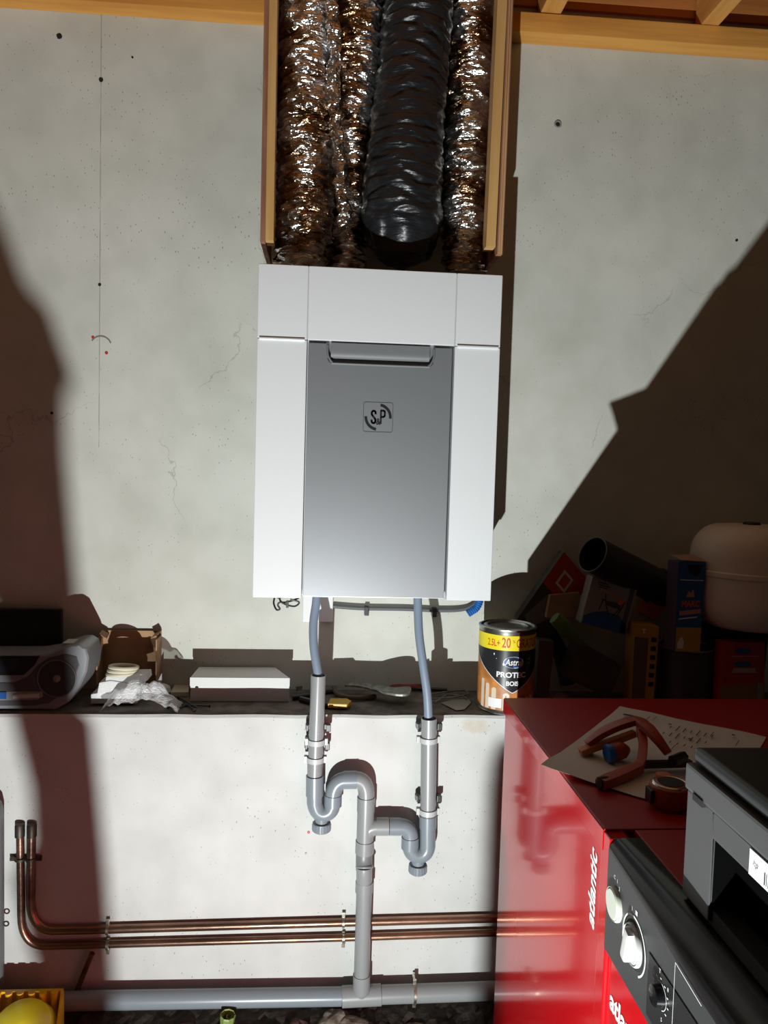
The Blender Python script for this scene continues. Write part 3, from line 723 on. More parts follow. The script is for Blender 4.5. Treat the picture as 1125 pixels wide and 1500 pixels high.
uF, vF = (0, -1, 0), (0, 0, 1)             # u to the right as seen from the room; normal = (-1,0,0)
# knobs
def knob(px, py, r, m, lab, ringr=None, thick=.016, handle=True):
    c = onface(px, py)
    o = obj('knob', lathe([(r*1.05, 0), (r*1.05, .003), (r*.98, .006), (r*.93, thick), (r*.85, thick+.002)], c, (-1, 0, 0), 36), m, con, smooth=True, label=lab)
    return c
c1 = knob(902, 1324, .023, M_knob, 'pale round knob', thick=.005)
c2 = knob(929, 1384, .026, M_knobw, 'white round knob', thick=.004)
obj('knob_handle', cbox(c2+Vector((-.009, 0, 0)), (.012, .015, .046), Rx(14)), M_knobw, con, bevel=.004)
obj('dial_ring', on_plane(arc(.037, .0026, -60, 235, 40), c2, uF, vF, .0008), M_whiteink, con, fixn=False)
obj('dial_well', on_plane(ellipse(.0315, .0315), c2, uF, vF, .0005), M_blackm, con, fixn=False)
# recessed sub panel with a small thermostat dial
a = onface(953, 1392); b = onface(1010, 1500)
pa = onface(952, 1390)
zt2 = pa.z; ya = pa.y
obj('inset_panel', box((BX-.0035, y0b+.02, cz+.010), (BX-.001, ya, zt2-.004)), M_black, con, bevel=.001)
c3 = onface(968, 1458, -.0035)
obj('dial', lathe([(.0135, 0), (.0125, .010), (.011, .011)], c3, (-1, 0, 0), 28), M_glossblk, con, smooth=True)
mk = []
for i in range(9):
    a = math.radians(-40+i*33); R_ = .021
    mk.append(rect(.0035, .0014, R_*math.cos(a), R_*math.sin(a)))
mk.append(arc(.0165, .0008, -70, 120, 20)); mk.append(sh(text_shape('T', .008), -.004, .028)); mk.append(sh(text_shape('8', .007), .019, .020)); mk.append(sh(text_shape('2', .007), -.02, .016)); mk.append(sh(text_shape('5', .007), .006, -.027))
obj('dial_marks', on_plane(join(*mk), c3, uF, vF, .0008), M_whiteink, con, fixn=False)
c4 = onface(990, 1455, -.0035)
def ln2(p, q, w_=.0008):
    p, q = Vector((*p, 0)), Vector((*q, 0)); d = (q-p).normalized(); nn = Vector((-d.y, d.x, 0))*w_/2
    return [p-nn, q-nn, q+nn, p+nn], [(0, 1, 2, 3)]
gm = join(ln2((-.004, .035), (-.004, -.07)), ln2((-.004, .035), (.06, .028)), ln2((-.004, -.07), (.06, -.07)))
obj('graphic_lines', on_plane(gm, c4, uF, vF, .0006), M_whiteink, con, fixn=False)
g1 = join(sh(text_shape('C', .008), -.006, .036), sh(text_shape('1', .008), .004, .035), sh(text_shape('2', .008), .012, .028))
obj('knob_marks', on_plane(g1, c1, uF, vF, .0008), M_whiteink, con, fixn=False)
g1 = join(sh(text_shape('1', .009), -.010, .044), sh(rect(.006, .006), 0.004, .046))
obj('knob_marks', on_plane(g1, c2, uF, vF, .0008), M_whiteink, con, fixn=False)
tx = text_shape('atlantic', 1, .03, 0); tx0 = min(v.x for v in tx[0])
a = pX(894, 1462, BX+.006); sc2 = .041
tx = ([Vector(((v.x-tx0)*sc2, v.y*sc2, 0)) for v in tx[0]], tx[1])
obj('lettering', on_plane(tx, a, uF, vF, .0008), M_whiteink, boil, fixn=False, label='white lettering reading atlantic')

# ------------------------------------------------------------ printer
q = pz(999, 1310, BZ); PX, PY = q.x, q.y
PH = pt(1001, 1117, PY).z-BZ
PF = PY-.42
prn = thing('printer', 'grey and black desktop printer on the red cabinet', 'printer', (PX+.18, PY-.2, BZ))
PW = .36
# body with a paper opening in its long left face
zo0, zo1 = BZ+.0, BZ+.62*PH; yo1 = PY-.065; yo0 = PF+.05
V1 = join(box((PX, yo1, BZ+.004), (PX+PW, PY, BZ+PH*.80)), box((PX, PF, BZ+.004), (PX+PW, yo0, BZ+PH*.80)), box((PX, yo0, zo1), (PX+PW, yo1, BZ+PH*.80)), box((PX+.12, yo0, BZ+.004), (PX+PW, yo1, zo1)))
obj('body', V1, M_prn, prn, bevel=.002)
obj('base', box((PX+.004, PF+.004, BZ), (PX+PW-.004, PY-.004, BZ+.02)), M_blackm, prn)
obj('tray_opening', join(box((PX+.030, yo0, BZ+.006), (PX+.119, yo1, zo1)), box((PX+.004, yo1-.003, BZ+.006), (PX+.030, yo1, zo1)), box((PX+.004, yo0, zo1-.002), (PX+.03, yo1-.003, zo1))), M_void, prn)  # black filler, painted in for the shade deep inside the opening
obj('upper_shell', box((PX-.003, PF-.003, BZ+PH*.81), (PX+PW+.003, PY+.003, BZ+PH)), M_prn, prn, bevel=.004)
obj('lid', box((PX+.003, PF+.01, BZ+PH+.0025), (PX+PW-.006, PY-.002, BZ+PH+.022)), M_prnlid, prn, bevel=.013, seg=4, smooth=True)
q = pX(1023, 1172, PX-.003)
obj('side_slot', box((PX-.0045, q.y-.012, q.z-.004), (PX+.0, q.y+.012, q.z+.004)), M_blackm, prn)
q = pX(1103, 1238, PX)
q = pX(1100, 1245, PX)
stk = obj('label_sticker', box((PX-.0012, q.y-.16, q.z-.026), (PX+.0005, q.y, q.z+.002)), M_whitep, prn)
sm = [text_shape('hp', .010, 0, .3)]
sm = [sh(sm[0], .012, -.006)]
for i in range(16): sm.append(rect(.0012 if i % 3 else .0022, .013, .030+i*.0033, -.012))
obj('label_print', on_plane(join(*sm), (PX-.0013, q.y, q.z-.004), uF, vF, .0004), M_inkg, stk, fixn=False)

# ------------------------------------------------------------ paper, clamp, tape measure on the cabinet
pc = [pz(792, 1122, BZ+.010), pz(908, 1035, BZ+.003), pz(1122, 1080, BZ+.003), pz(1030, 1175, BZ+.003)]
pc[3] = pc[0]+(pc[2]-pc[1])*1.0
n = 14; V = []; Fc = []
for i in range(n+1):
    for j in range(n+1):
        u, v_ = i/n, j/n
        p = pc[0].lerp(pc[3], u).lerp(pc[1].lerp(pc[2], u), v_)
        z = BZ+.0035+.003*noise.noise(p*14)+.010*(max(0, 1-u*3)*max(0, 1-v_*3))
        V.append(Vector((p.x, p.y, z)))
for i in range(n):
    for j in range(n): a = i*(n+1)+j; Fc.append((a, a+n+1, a+n+2, a+1))
nv = len(V); V += [v+Vector((0, 0, -.0006)) for v in V]; Fc2 = Fc+[tuple(q+nv for q in reversed(f)) for f in Fc]
pap = thing('instruction_sheet', 'unfolded printed instruction sheet on the red cabinet', 'paper', tuple((pc[0]+pc[2])/2))
obj('sheet', (V, Fc2), M_paper, pap, smooth=True)
pu = (pc[3]-pc[0]); pv = (pc[1]-pc[0]); 
pr = []
def pr_at(u, v_, w_, h): 
    c = pc[0]+pu*u+pv*v_; e1 = pu.normalized()*w_/2; e2 = pv.normalized()*h/2; c.z = BZ+.0082
    z = Vector((0, 0, 0)); return [c-e1-e2, c+e1-e2, c+e1+e2, c-e1+e2], [(0, 1, 2, 3)]
for r in range(7):
    for k in range(3): pr.append(pr_at(.42+r*.045+.01*k, .62+.1*k, .002, .016+.012*((r*k) % 3)))
for u_, v_, w_, h_ in ((.14, .86, .03, .012), (.2, .84, .02, .01), (.42, .86, .006, .008), (.60, .72, .006, .008), (.82, .9, .006, .008), (.70, .85, .0015, .035), (.87, .8, .0015, .04), (.30, .9, .0015, .03), (.26, .88, .0015, .03), (.55, .55, .0015, .05)): pr.append(pr_at(u_, v_, w_, h_))
obj('print', join(*pr), M_inkg, pap, fixn=False, kind='stuff')

clp = thing('spring_clamp', 'red ratchet clamp lying on the printed sheet', 'clamp', tuple(pz(930, 1110, BZ)))
def bar3(pts, r, m, nm, flat=.6, seg=10):
    V, Fc = tube(smooth_path(pts, 5), r, seg); return obj(nm, (V, Fc), m, clp, smooth=True)
cz_ = lambda x, y, h: pz(x, y, BZ+h)
def flatbar(nm, pts, wd, hg, m):
    P = smooth_path(pts, 6); V, Fc = [], []; n_ = len(P)
    for i, p in enumerate(P):
        t = (P[min(i+1, n_-1)]-P[max(i-1, 0)]).normalized(); u = i/(n_-1)*(len(wd)-1); k = min(int(u), len(wd)-2); ww = wd[k]+(wd[k+1]-wd[k])*(u-k)
        sd = Vector((0, 0, 1)).cross(t).normalized(); upv = t.cross(sd)
        V += [p-sd*ww/2-upv*hg/2, p+sd*ww/2-upv*hg/2, p+sd*ww/2+upv*hg/2, p-sd*ww/2+upv*hg/2]
    for i in range(n_-1):
        for k in range(4): k2 = (k+1) % 4; Fc.append((i*4+k, i*4+k2, (i+1)*4+k2, (i+1)*4+k))
    Fc += [(0, 1, 2, 3), tuple(range(n_*4-4, n_*4))]
    return obj(nm, (V, Fc), m, clp, bevel=.0018, smooth=True)
flatbar('handle', [cz_(860, 1090, .026), cz_(880, 1075, .044), cz_(905, 1063, .056), cz_(932, 1056, .062), (cz_(945, 1062, .060))], [.016, .021, .022, .018], .011, M_clamp)
flatbar('handle', [cz_(932, 1054, .064), cz_(948, 1066, .062), cz_(964, 1084, .050), cz_(979, 1104, .032)], [.014, .024, .018, .012], .011, M_clamp)
flatbar('jaw', [cz_(850, 1102, .012), cz_(872, 1094, .022), cz_(900, 1085, .032), cz_(930, 1074, .044)], [.022, .016, .014, .012], .012, M_clampo)
flatbar('jaw', [cz_(937, 1066, .054), cz_(942, 1088, .040), cz_(940, 1112, .024), cz_(934, 1126, .015)], [.014, .016, .016, .018], .012, M_clamp)
flatbar('jaw', [cz_(938, 1124, .016), cz_(915, 1134, .014), cz_(895, 1142, .013), cz_(880, 1148, .012)], [.016, .020, .022, .020], .016, M_clamp)
obj('jaw_pad', lathe([(.009, -.010), (.010, 0), (.009, .010)], cz_(884, 1146, .012), (1, .3, 0), 16), M_blackm, clp, smooth=True)
obj('jaw_pad', lathe([(.010, -.008), (.011, 0), (.010, .008)], cz_(862, 1096, .014), (.3, 1, 0), 16), M_clampo, clp, smooth=True)
obj('ball_grip', lathe([(.006, -.022), (.015, -.012), (.017, 0), (.015, .012), (.006, .022)], cz_(905, 1100, .020), (1, .1, .1), 20), M_clamp, clp, smooth=True)
obj('blue_band', lathe([(.0165, -.006), (.0178, 0), (.0165, .006)], cz_(893, 1104, .020), (1, .1, .1), 20), M_blue, clp, smooth=True)
a, b = cz_(935, 1120, .016), cz_(1012, 1118, .016)
obj('bar', tube([a, b], .008, 4), M_black, clp)
obj('trigger', tube([cz_(985, 1115, .028), cz_(1002, 1108, .030)], .010, 6), M_black, clp)
obj('rivet', lathe([(.005, 0), (.004, .004)], cz_(938, 1067, .056), (0, -.5, 1), 12), M_chrome, clp, smooth=True)
q = pz(980, 1180, BZ)
tm = thing('tape_measure', 'red tape measure with a chrome rim beside the printer', 'tape measure', (q.x, q.y, BZ))
obj('case', lathe([(.026, 0), (.032, .006), (.034, .022), (.031, .034), (.024, .038)], (q.x, q.y, BZ+.0006), seg=32), M_clamp, tm, smooth=True)
obj('rim', torus((q.x, q.y, BZ+.036), (0, 0, 1), .0255, .003, 32, 8), M_chrome, tm, smooth=True)
obj('face', lathe([(.022, 0), (.020, .002)], (q.x, q.y, BZ+.0375), seg=28), M_black, tm, smooth=True)
obj('lock_button', cbox((q.x+.006, q.y+.036, BZ+.030), (.022, .018, .016)), M_clampo, tm, bevel=.003)
obj('belt_clip', cbox((q.x-.035, q.y-.004, BZ+.02), (.006, .022, .022)), M_black, tm, bevel=.002)

# ------------------------------------------------------------ paint tin
q = pz(744, 1030, ZL); CXx = pt(741, 1000, 2.03).x
r_ = (pt(783, 960, 2.05).x-pt(699, 960, 2.05).x)/2*.99
cc = Vector((pt(741, 990, 2.06).x, 2.06, ZL)); ch = pt(741, 915, 2.06).z-ZL
tin = thing('paint_tin', 'wood stain tin with yellow band standing on the ledge', 'tin', tuple(cc))
obj('can', lathe([(r_*.97, .0), (r_*.985, .004), (r_*.97, .006), (r_*.97, ch-.008), (r_*.995, ch-.005), (r_, ch), (r_*.93, ch+.001), (r_*.90, ch-.006), (0, ch-.006)], cc, seg=64), M_tin, tin, smooth=True)
obj('lid', lathe([(r_*.80, ch-.006), (r_*.82, ch-.001), (r_*.70, ch), (r_*.68, ch-.005), (0, ch-.005)], cc, seg=48), M_tin, tin, smooth=True)
def wrap(shape, Rr, a0):              # 2-D shape -> cylinder; x is arc length, y is height, a0 centre angle seen from the viewer
    V = []
    for v in shape[0]:
        a = a0+v.x/Rr; V.append(Vector((cc.x+Rr*math.sin(a), cc.y-Rr*math.cos(a), cc.z+v.y)))
    return V, shape[1]
def strip(u0, u1, v0, v1, n=40): 
    V = []; 
    for i in range(n+1): u = u0+(u1-u0)*i/n; V += [Vector((u, v0, 0)), Vector((u, v1, 0))]
    return V, [(2*i, 2*i+2, 2*i+3, 2*i+1) for i in range(n)]
def subfill(f_lo, f_hi, u0, u1, n=60):
    V = []
    for i in range(n+1): u = u0+(u1-u0)*i/n; V += [Vector((u, f_lo(u), 0)), Vector((u, f_hi(u), 0))]
    return V, [(2*i, 2*i+2, 2*i+3, 2*i+1) for i in range(n)]
Rc = r_*.975; hw = math.pi*r_*.62; sw = r_*2.1
yb0, yb1 = ch*.76, ch*.935
lab = obj('label', wrap(strip(-hw*1.6, hw*1.6, ch*.05, yb0, 80), Rc, 0), M_lwood, tin, fixn=False, smooth=True, label='printed wood slat picture label')
obj('yellow_band', wrap(strip(-hw*1.6, hw*1.6, yb0, yb1, 80), Rc+.0004, 0), M_yel, tin, fixn=False, smooth=True)
shl = lambda u: ch*.27+abs(u)**1.15*ch*.33/((r_*1.3)**1.15)
obj('black_shield', wrap(subfill(lambda u: min(shl(u), yb0), lambda u: yb0, -sw, sw+.01), Rc+.0006, 0), M_label, lab, fixn=False, smooth=True)
obj('shield_edge', wrap(subfill(lambda u: min(shl(u)-.0022, yb0), lambda u: min(shl(u), yb0), -sw, sw+.01), Rc+.0007, 0), M_whiteink, lab, fixn=False, smooth=True)
sl = []
for i, (u, h0, hw2) in enumerate(((-.088, .37, .006), (-.070, .33, .006), (-.050, .29, .0065), (-.016, .23, .0085), (.062, .20, .007))):
    top = ch*h0; pl_ = [(u-hw2, ch*.055), (u-hw2, top)]+[(u-hw2*math.cos(math.pi*k/8), top+hw2*.9*math.sin(math.pi*k/8)) for k in range(1, 8)]+[(u+hw2, top), (u+hw2, ch*.055)]
    obj('slat_print', wrap(([Vector((a_, b_, 0)) for a_, b_ in pl_], [tuple(range(len(pl_)))]), Rc+.0004, 0), M_lpale, lab, fixn=False)
obj('white_tag', wrap(join(strip(-.066, -.028, ch*.08, ch*.19, 8)), Rc+.0009, 0), M_whitep, lab, fixn=False)
obj('lettering', wrap(sh(text_shape('2.5L+', .026, .0003, 0, .62), -.056, (yb0+yb1)/2-.002), Rc+.0008, 0), M_redink, tin, fixn=False)
obj('lettering', wrap(join(sh(text_shape('20', .037, .0006, 0, .66), -.021, (yb0+yb1)/2), sh(text_shape('%', .011), -.0005, (yb0+yb1)/2+.005), sh(text_shape('GRATUIT', .033, .0004, 0, .60), .047, (yb0+yb1)/2-.001)), Rc+.0008, 0), M_redink, tin, fixn=False)
ey = ch*.625; ex = .001
obj('oval_border', wrap(ellipse(.028, .0155, ex, ey, 40), Rc+.0010, 0), M_whitep, lab, fixn=False)
obj('oval', wrap(ellipse(.0262, .0137, ex, ey, 40), Rc+.0013, 0), M_blueink, lab, fixn=False)
obj('lettering', wrap(sh(text_shape('Astral', .0235, .0004, .2, .82), ex, ey), Rc+.0017, 0), M_whitep, lab, fixn=False)
obj('lettering', wrap(join(sh(text_shape('PROTEC', .0195, .0007, 0, 1.12), -.004, ch*.475), sh(text_shape('BOIS', .0165, .0006, 0, 1.0), -.001, ch*.375)), Rc+.0010, 0), M_whitep, lab, fixn=False)
dr = [ellipse(.003, .004, -.026, ch*.60, 10), ellipse(.0015, .003, -.053, ch*.71, 8), ellipse(.001, .001, -.046, ch*.66, 6), ellipse(.0008, .0008, -.020, ch*.575, 6)]
for i in range(3): dr.append(rect(.0022, .0022, .018, ch*(.20-.035*i))); dr.append(rect(.028, .0016, .036, ch*(.20-.035*i)))
obj('drop_print', wrap(join(*dr), Rc+.0010, 0), M_whitep, lab, fixn=False)
obj('age_mark', wrap(join(sh(text_shape('10', .008), .048, ch*.66), sh(text_shape('ANS', .004), .048, ch*.61)), Rc+.0010, 0), M_whiteink, lab, fixn=False)

# ------------------------------------------------------------ ledge, left part
# boombox
yb_ = 2.012
bb = thing('boombox', 'silver grey portable stereo at the left end of the ledge', 'stereo', (pt(0, 1040, 2.1).x, 2.1, ZL))
out = [(-150, 1046), (55, 1046), (80, 1041), (100, 1029), (117, 1006), (127, 984), (130, 964), (126, 950), (116, 944), (104, 945), (88, 950), (68, 958), (40, 962), (-150, 962)]
P3 = [pt(x, y, yb_) for x, y in out]
for i in (0, 1): P3[i].z = ZL+.001
obj('shell', prism(P3, (0, .12, 0)), mat('stereo_silver', (.27, .28, .30), .4, metal=.3), bb, bevel=.010, seg=3, smooth=True)
sp_ = [(-150, 1034), (50, 1034), (72, 1030), (92, 1016), (108, 996), (116, 975), (112, 962), (96, 958), (70, 964), (56, 974), (40, 992), (20, 1000), (-150, 1000)]
obj('front_panel', prism([pt(x, y, yb_-.002) for x, y in sp_], (0, .01, 0)), mat('stereo_graphite', (.07, .07, .075), .5), bb, bevel=.002)
q = pt(83, 994, yb_-.004)
spk = obj('speaker', lathe([(.048, -.004), (.046, 0), (.030, .004), (.012, .008), (.010, .002), (0, .0)], q+Vector((0, .004, 0)), (0, 1, 0), 36), mat('speaker_mesh', (.03, .03, .032), .7), bb, smooth=True)
obj('speaker_ring', torus(q, (0, 1, 0), .048, .002, 36, 8), mat('speaker_ring', (.12, .12, .125), .4), bb, smooth=True)
obj('speaker_dome', lathe([(.010, 0), (.008, -.004), (0, -.006)], q+Vector((0, 0, 0)), (0, 1, 0), 20), mat('speaker_dome', (.22, .21, .2), .4), bb, smooth=True)
obj('display', prism([pt(x, y, yb_-.006) for x, y in ((-60, 966), (26, 965), (30, 967), (22, 981), (12, 984), (-60, 984))], (0, .008, 0)), mat('display', (.03, .04, .055), .15), bb, bevel=.001)
obj('display_frame', prism([pt(x, y, yb_-.004) for x, y in ((-60, 961), (58, 961), (50, 975), (34, 989), (-60, 990))], (0, .006, 0)), M_black, bb, bevel=.001)
q0, q1 = pt(20, 1020, yb_-.005), pt(58, 1019, yb_-.005)
obj('drawer_handle', join(ring_rect(1, 1, .1, .1)) if False else tube([q0, q1], .006, 12), M_strap, bb, smooth=True)
obj('slot_plate', prism([pt(x, y, yb_-.004) for x, y in ((-60, 1027), (55, 1025), (63, 1020), (62, 1013), (-60, 1013))], (0, .006, 0)), mat('stereo_plate', (.24, .245, .25), .4), bb, bevel=.001)
obj('blue_badge', prism([pt(x, y, yb_-.006) for x, y in ((-8, 1024), (9, 1024), (9, 1014), (-8, 1014))], (0, .003, 0)), mat('badge_blue', (.02, .10, .35), .4), bb)
obj('top_button', cbox(pt(104, 942, yb_+.05), (.03, .05, .012)), M_strap, bb, bevel=.003)
# black frame behind
a, b = pt(-60, 890, 2.19), pt(91, 955, 2.19)
fr = thing('picture_frame', 'black framed panel leaning on the wall behind the stereo', 'panel', ((a.x+b.x)/2, 2.19, ZL))
obj('frame', join(box((a.x, 2.178, a.z-.022), (b.x, 2.2, a.z)), box((b.x-.02, 2.178, ZL), (b.x, 2.2, a.z-.022)), box((a.x, 2.178, ZL), (a.x+.02, 2.2, a.z-.022))), M_black, fr, bevel=.004)
obj('pane', box((a.x+.02, 2.188, ZL), (b.x-.02, 2.198, a.z-.022)), mat('dark_pane', (.02, .024, .022), .4), fr)
# cardboard box
a = pt(137, 980, 2.13); b = pt(231, 930, 2.13)
cbx = thing('open_carton', 'small open cardboard carton against the wall', 'carton', ((a.x+b.x)/2, 2.15, ZL))
t_ = .003; x0c, x1c, y0c, y1c, z1c = a.x+.004, b.x-.004, 2.14, 2.20, b.z-.004
obj('wall_panel', box((x0c, y1c-t_, ZL), (x1c, y1c, z1c)), M_card, cbx)
obj('wall_panel', box((x0c, y0c, ZL), (x0c+t_, y1c-t_, z1c-.012)), M_card, cbx)
obj('wall_panel', box((x1c-t_, y0c, ZL), (x1c, y1c-t_, z1c-.012)), M_card, cbx)
obj('wall_panel', box((x0c+t_, y0c, ZL), (x1c-t_, y0c+t_, ZL+.035)), M_card, cbx)
obj('flap', prism([(x0c, y1c-.004, z1c), (x0c+.002, y0c+.02, z1c-.004), (x0c+.022, y0c+.02, z1c-.016), (x0c+.020, y1c-.004, z1c-.010)], (0, 0, .002)), M_card, cbx)
obj('flap', prism([(x1c, y1c-.004, z1c), (x1c-.002, y0c+.02, z1c-.004), (x1c-.020, y0c+.02, z1c-.014), (x1c-.018, y1c-.004, z1c-.008)], (0, 0, .002)), M_card, cbx)
# foam packets and tape rolls
def at_l(px, py): return pz(px, py, ZL)
q = at_l(172, 1030)
YQ = 2.05
fo1 = solo('foam_slab', prism([pt(x, y, YQ) for x, y in ((133, 1031), (200, 1031), (200, 1014), (160, 1012), (133, 1017))], (0, .07, 0)), M_foam, 'lowest grey foam slab under the foam packet', 'foam', bevel=.003)
solo('foam_packet', prism([pt(x, y, YQ-.004) for x, y in ((142, 1017), (205, 1016), (206, 1004), (162, 997), (145, 1000))], (0, .065, 0)), M_foam, 'white foam packet in the middle of the small stack', 'foam', bevel=.004)
solo('foam_block', prism([pt(x, y, YQ) for x, y in ((154, 1001), (182, 1007), (216, 997), (215, 988), (160, 989), (155, 992))], (0, .055, 0)), mat('foam_white', (.6, .6, .6), .7), 'pale foam block under the tape roll', 'foam', bevel=.002)
q = pt(179, 989, 2.075)
tr = thing('tape_roll', 'cream coloured roll of tape on the foam block', 'tape roll', tuple(q))
for i in range(3):
    c = q+Vector((.002*i, 0, .005+.0085*i))
    obj('winding', torus(c, (.05*(i-1), .12, 1), .037-.001*i, .0052, 40, 8), M_cream, tr, smooth=True)
obj('inner_core', torus(q+Vector((0, 0, .012)), (0, .1, 1), .030, .003, 36, 8), mat('tape_brown', (.30, .22, .12), .6), tr, smooth=True)
# bubble wrap
n = 40; V = []; Fc = []
bp = [at_l(150, 1040), at_l(262, 1040)]
for i in range(n+1):
    for j in range(17):
        u, v_ = i/n, j/16; x = pt(150, 1040, 2.02).x+(pt(263, 1040, 2.02).x-pt(150, 1040, 2.02).x)*u
        y = 1.995+.075*v_; h = .068*math.sin(math.pi*min(1, max(0, u)))**.7*math.sin(math.pi*(.12+.80*v_))**.8
        h *= (1+.35*noise.noise(Vector((x*28, y*28, 3)))); h += .010*noise.noise(Vector((x*70, y*70, 7)))
        V.append(Vector((x, y+.01*noise.noise(Vector((x*20, 0, y*9))), ZL+.002+max(0, h))))
for i in range(n):
    for j in range(16): a = i*17+j; Fc.append((a, a+17, a+18, a+1))
solo('bubble_wrap', (V, Fc), M_bubble, 'crumpled sheet of bubble wrap at the ledge front', 'bubble wrap')
# small offcut shards
solo('paper_shard', prism([pt(x, y, 2.12) for x, y in ((230, 1000), (237, 986), (237, 997), (233, 1010))], (0, .002, 0)), M_whitebox, 'small white pointed shard behind the bubble wrap', 'shard')
solo('crumpled_film', lathe([(.012, 0), (.024, .008), (.02, .022), (.006, .03)], pz(238, 1017, ZL), seg=9), M_foam, 'crumpled white film right behind the bubble wrap', 'film')
solo('beige_card', prism([pz(250, 1020, ZL+.001), pz(276, 1020, ZL+.001), pz(278, 1003, ZL+.001), pz(258, 1003, ZL+.001)], (0, 0, .012)), M_cream, 'small beige card left of the white box', 'card', bevel=.001)
# screws
def screw(p0, p1, lab):
    a, b = pz(*p0, ZL+.004), pz(*p1, ZL+.004); d = (b-a).normalized()
    t = thing('black_screw', lab, 'screw', tuple(a), 'black screws beside the bubble wrap')
    obj('shank', tube([a, b-d*.006, b], [.0022, .0022, .0004], 8), M_black, t, smooth=True)
    obj('head', lathe([(.0022, .003), (.0046, 0), (.0046, -.0015)], a, d, 12), M_black, t, smooth=True)
screw((307, 1034), (272, 1033), 'black screw pointing left in front of the white box, rightmost')
screw((246, 1036), (282, 1030), 'black screw with its head at the bubble wrap, pointing right')
screw((285, 1040), (262, 1024), 'black screw lying diagonally across the others')
screw((262, 1022), (290, 1037), 'black screw lying diagonally from the beige card')
screw((251, 1042), (276, 1031), 'black screw nearest to the ledge front edge')
# white box
YB_ = 2.092
bh0, bh1 = pt(279, 992, YB_), pt(424, 992, YB_)
zb1 = bh0.z; bk0, bk1 = pz(288, 976, zb1), pz(398, 976, zb1)
yk = 2.200
V = [Vector((bh0.x, YB_, ZL+.001)), Vector((bh1.x, YB_, ZL+.001)), Vector((bh1.x-.004, yk, ZL+.001)), Vector((bh0.x+.0, yk, ZL+.001)),
     Vector((bh0.x, YB_, zb1)), Vector((bh1.x, YB_, zb1)), Vector((bh1.x-.045, min(yk, bk1.y), zb1)), Vector((bh0.x+.006, min(yk, bk0.y), zb1))]
wbx = thing('white_box', 'long low white cardboard box on the ledge left of the pipe', 'box', (bh0.x+.14, 2.12, ZL))
obj('carton', (V, box((0, 0, 0), (1, 1, 1))[1]), M_whitebox, wbx, bevel=.0015)
obj('lid_fold', box((bh0.x-.001, YB_-.0014, zb1-.024), (bh1.x+.001, YB_-.0002, zb1-.0005)), M_whitebox, wbx)
# tools in the middle
def tool(nm, lab, cat, base): return thing(nm, lab, cat, tuple(pz(*base, ZL)))
t = tool('pliers', 'black handled pliers lying between white box and pipe', 'pliers', (440, 1020))
L_ = lambda x, y, h=.008: pz(x, y, ZL+h)
obj('handle', tube(smooth_path([L_(428, 1002), L_(445, 998, .012), L_(470, 1006)]), .0075, 10), M_black, t, smooth=True)
obj('handle', tube(smooth_path([L_(428, 1022), L_(450, 1019, .010), L_(475, 1014)]), .0075, 10), M_black, t, smooth=True)
obj('jaw', prism([L_(470, 1002, .006), L_(492, 1006, .006), L_(492, 1013, .006), L_(470, 1016, .006)], (0, 0, .008)), M_ltape, t, bevel=.001)
obj('spring_plate', cbox(L_(438, 1008, .016), (.018, .008, .014), Rz(20)), M_ltape, t, bevel=.001)
t = tool('utility_knife', 'knife with a yellow end, just right of the left standpipe', 'knife', (490, 1030))
obj('handle', tube(smooth_path([L_(440, 1024), L_(460, 1029), L_(482, 1034)]), .0085, 8), M_black, t, smooth=True)
obj('yellow_tip', prism([L_(480, 1037, .005), L_(484, 1029, .005), L_(508, 1029, .005), L_(515, 1033, .005), L_(508, 1038, .005)], (0, 0, .012)), mat('dull_yellow', (.55, .33, .01), .4), t, bevel=.002, label='yellow end of the handle')
t = tool('billhook', 'worn metal hook blade with dark grip on the ledge', 'hook tool', (550, 1015))
bl = smooth_path([L_(505, 1006, .030), L_(530, 1008, .030), L_(560, 1016, .030), L_(585, 1020, .030), L_(600, 1018, .030), L_(600, 1008, .030), L_(575, 1009, .030), L_(540, 1003, .030), L_(515, 1000, .030)], 4)
obj('blade', prism(bl[:-1], (0, 0, .005)), M_ltape, t)
obj('handle', tube(smooth_path([L_(489, 1008, .012), L_(497, 1018, .012), L_(520, 1022, .010), L_(550, 1020, .008)]), .007, 8), mat('worn_wood', (.12, .08, .05), .8), t, smooth=True)
t = tool('red_handled_tool', 'long red handled tool lying behind the right hose', 'hand tool', (640, 1005))
obj('handle', tube(smooth_path([L_(560, 1004, .010), L_(600, 1006, .012), L_(640, 1002, .012), L_(682, 995, .010)]), .0075, 8), M_rust, t, smooth=True)
obj('blade', tube([L_(600, 1008, .008), L_(655, 1010, .006)], .005, 6), M_dkmetal, t)
t = tool('putty_knife', 'small spatula with a pointed blade right of the hose', 'spatula', (660, 1030))
obj('blade', prism([L_(645, 1030, .002), L_(662, 1026, .002), L_(686, 1024, .002), L_(690, 1030, .002), L_(680, 1040, .002), L_(668, 1041, .002)], (0, 0, .0015)), mat('spatula_steel', (.32, .29, .25), .4, metal=.6), t)
obj('wire_loop', tube(smooth_path([L_(625, 1018, .008), L_(655, 1013, .012), L_(680, 1011, .012), L_(685, 1017, .010), L_(660, 1022, .008), L_(630, 1024, .008)]), .0022, 6), M_ltape, t, smooth=True)
obj('wire_loop', tube(smooth_path([L_(636, 1030, .006), L_(655, 1018, .008), L_(676, 1020, .008), L_(684, 1024, .006)]), .002, 6), M_ltape, t, smooth=True)

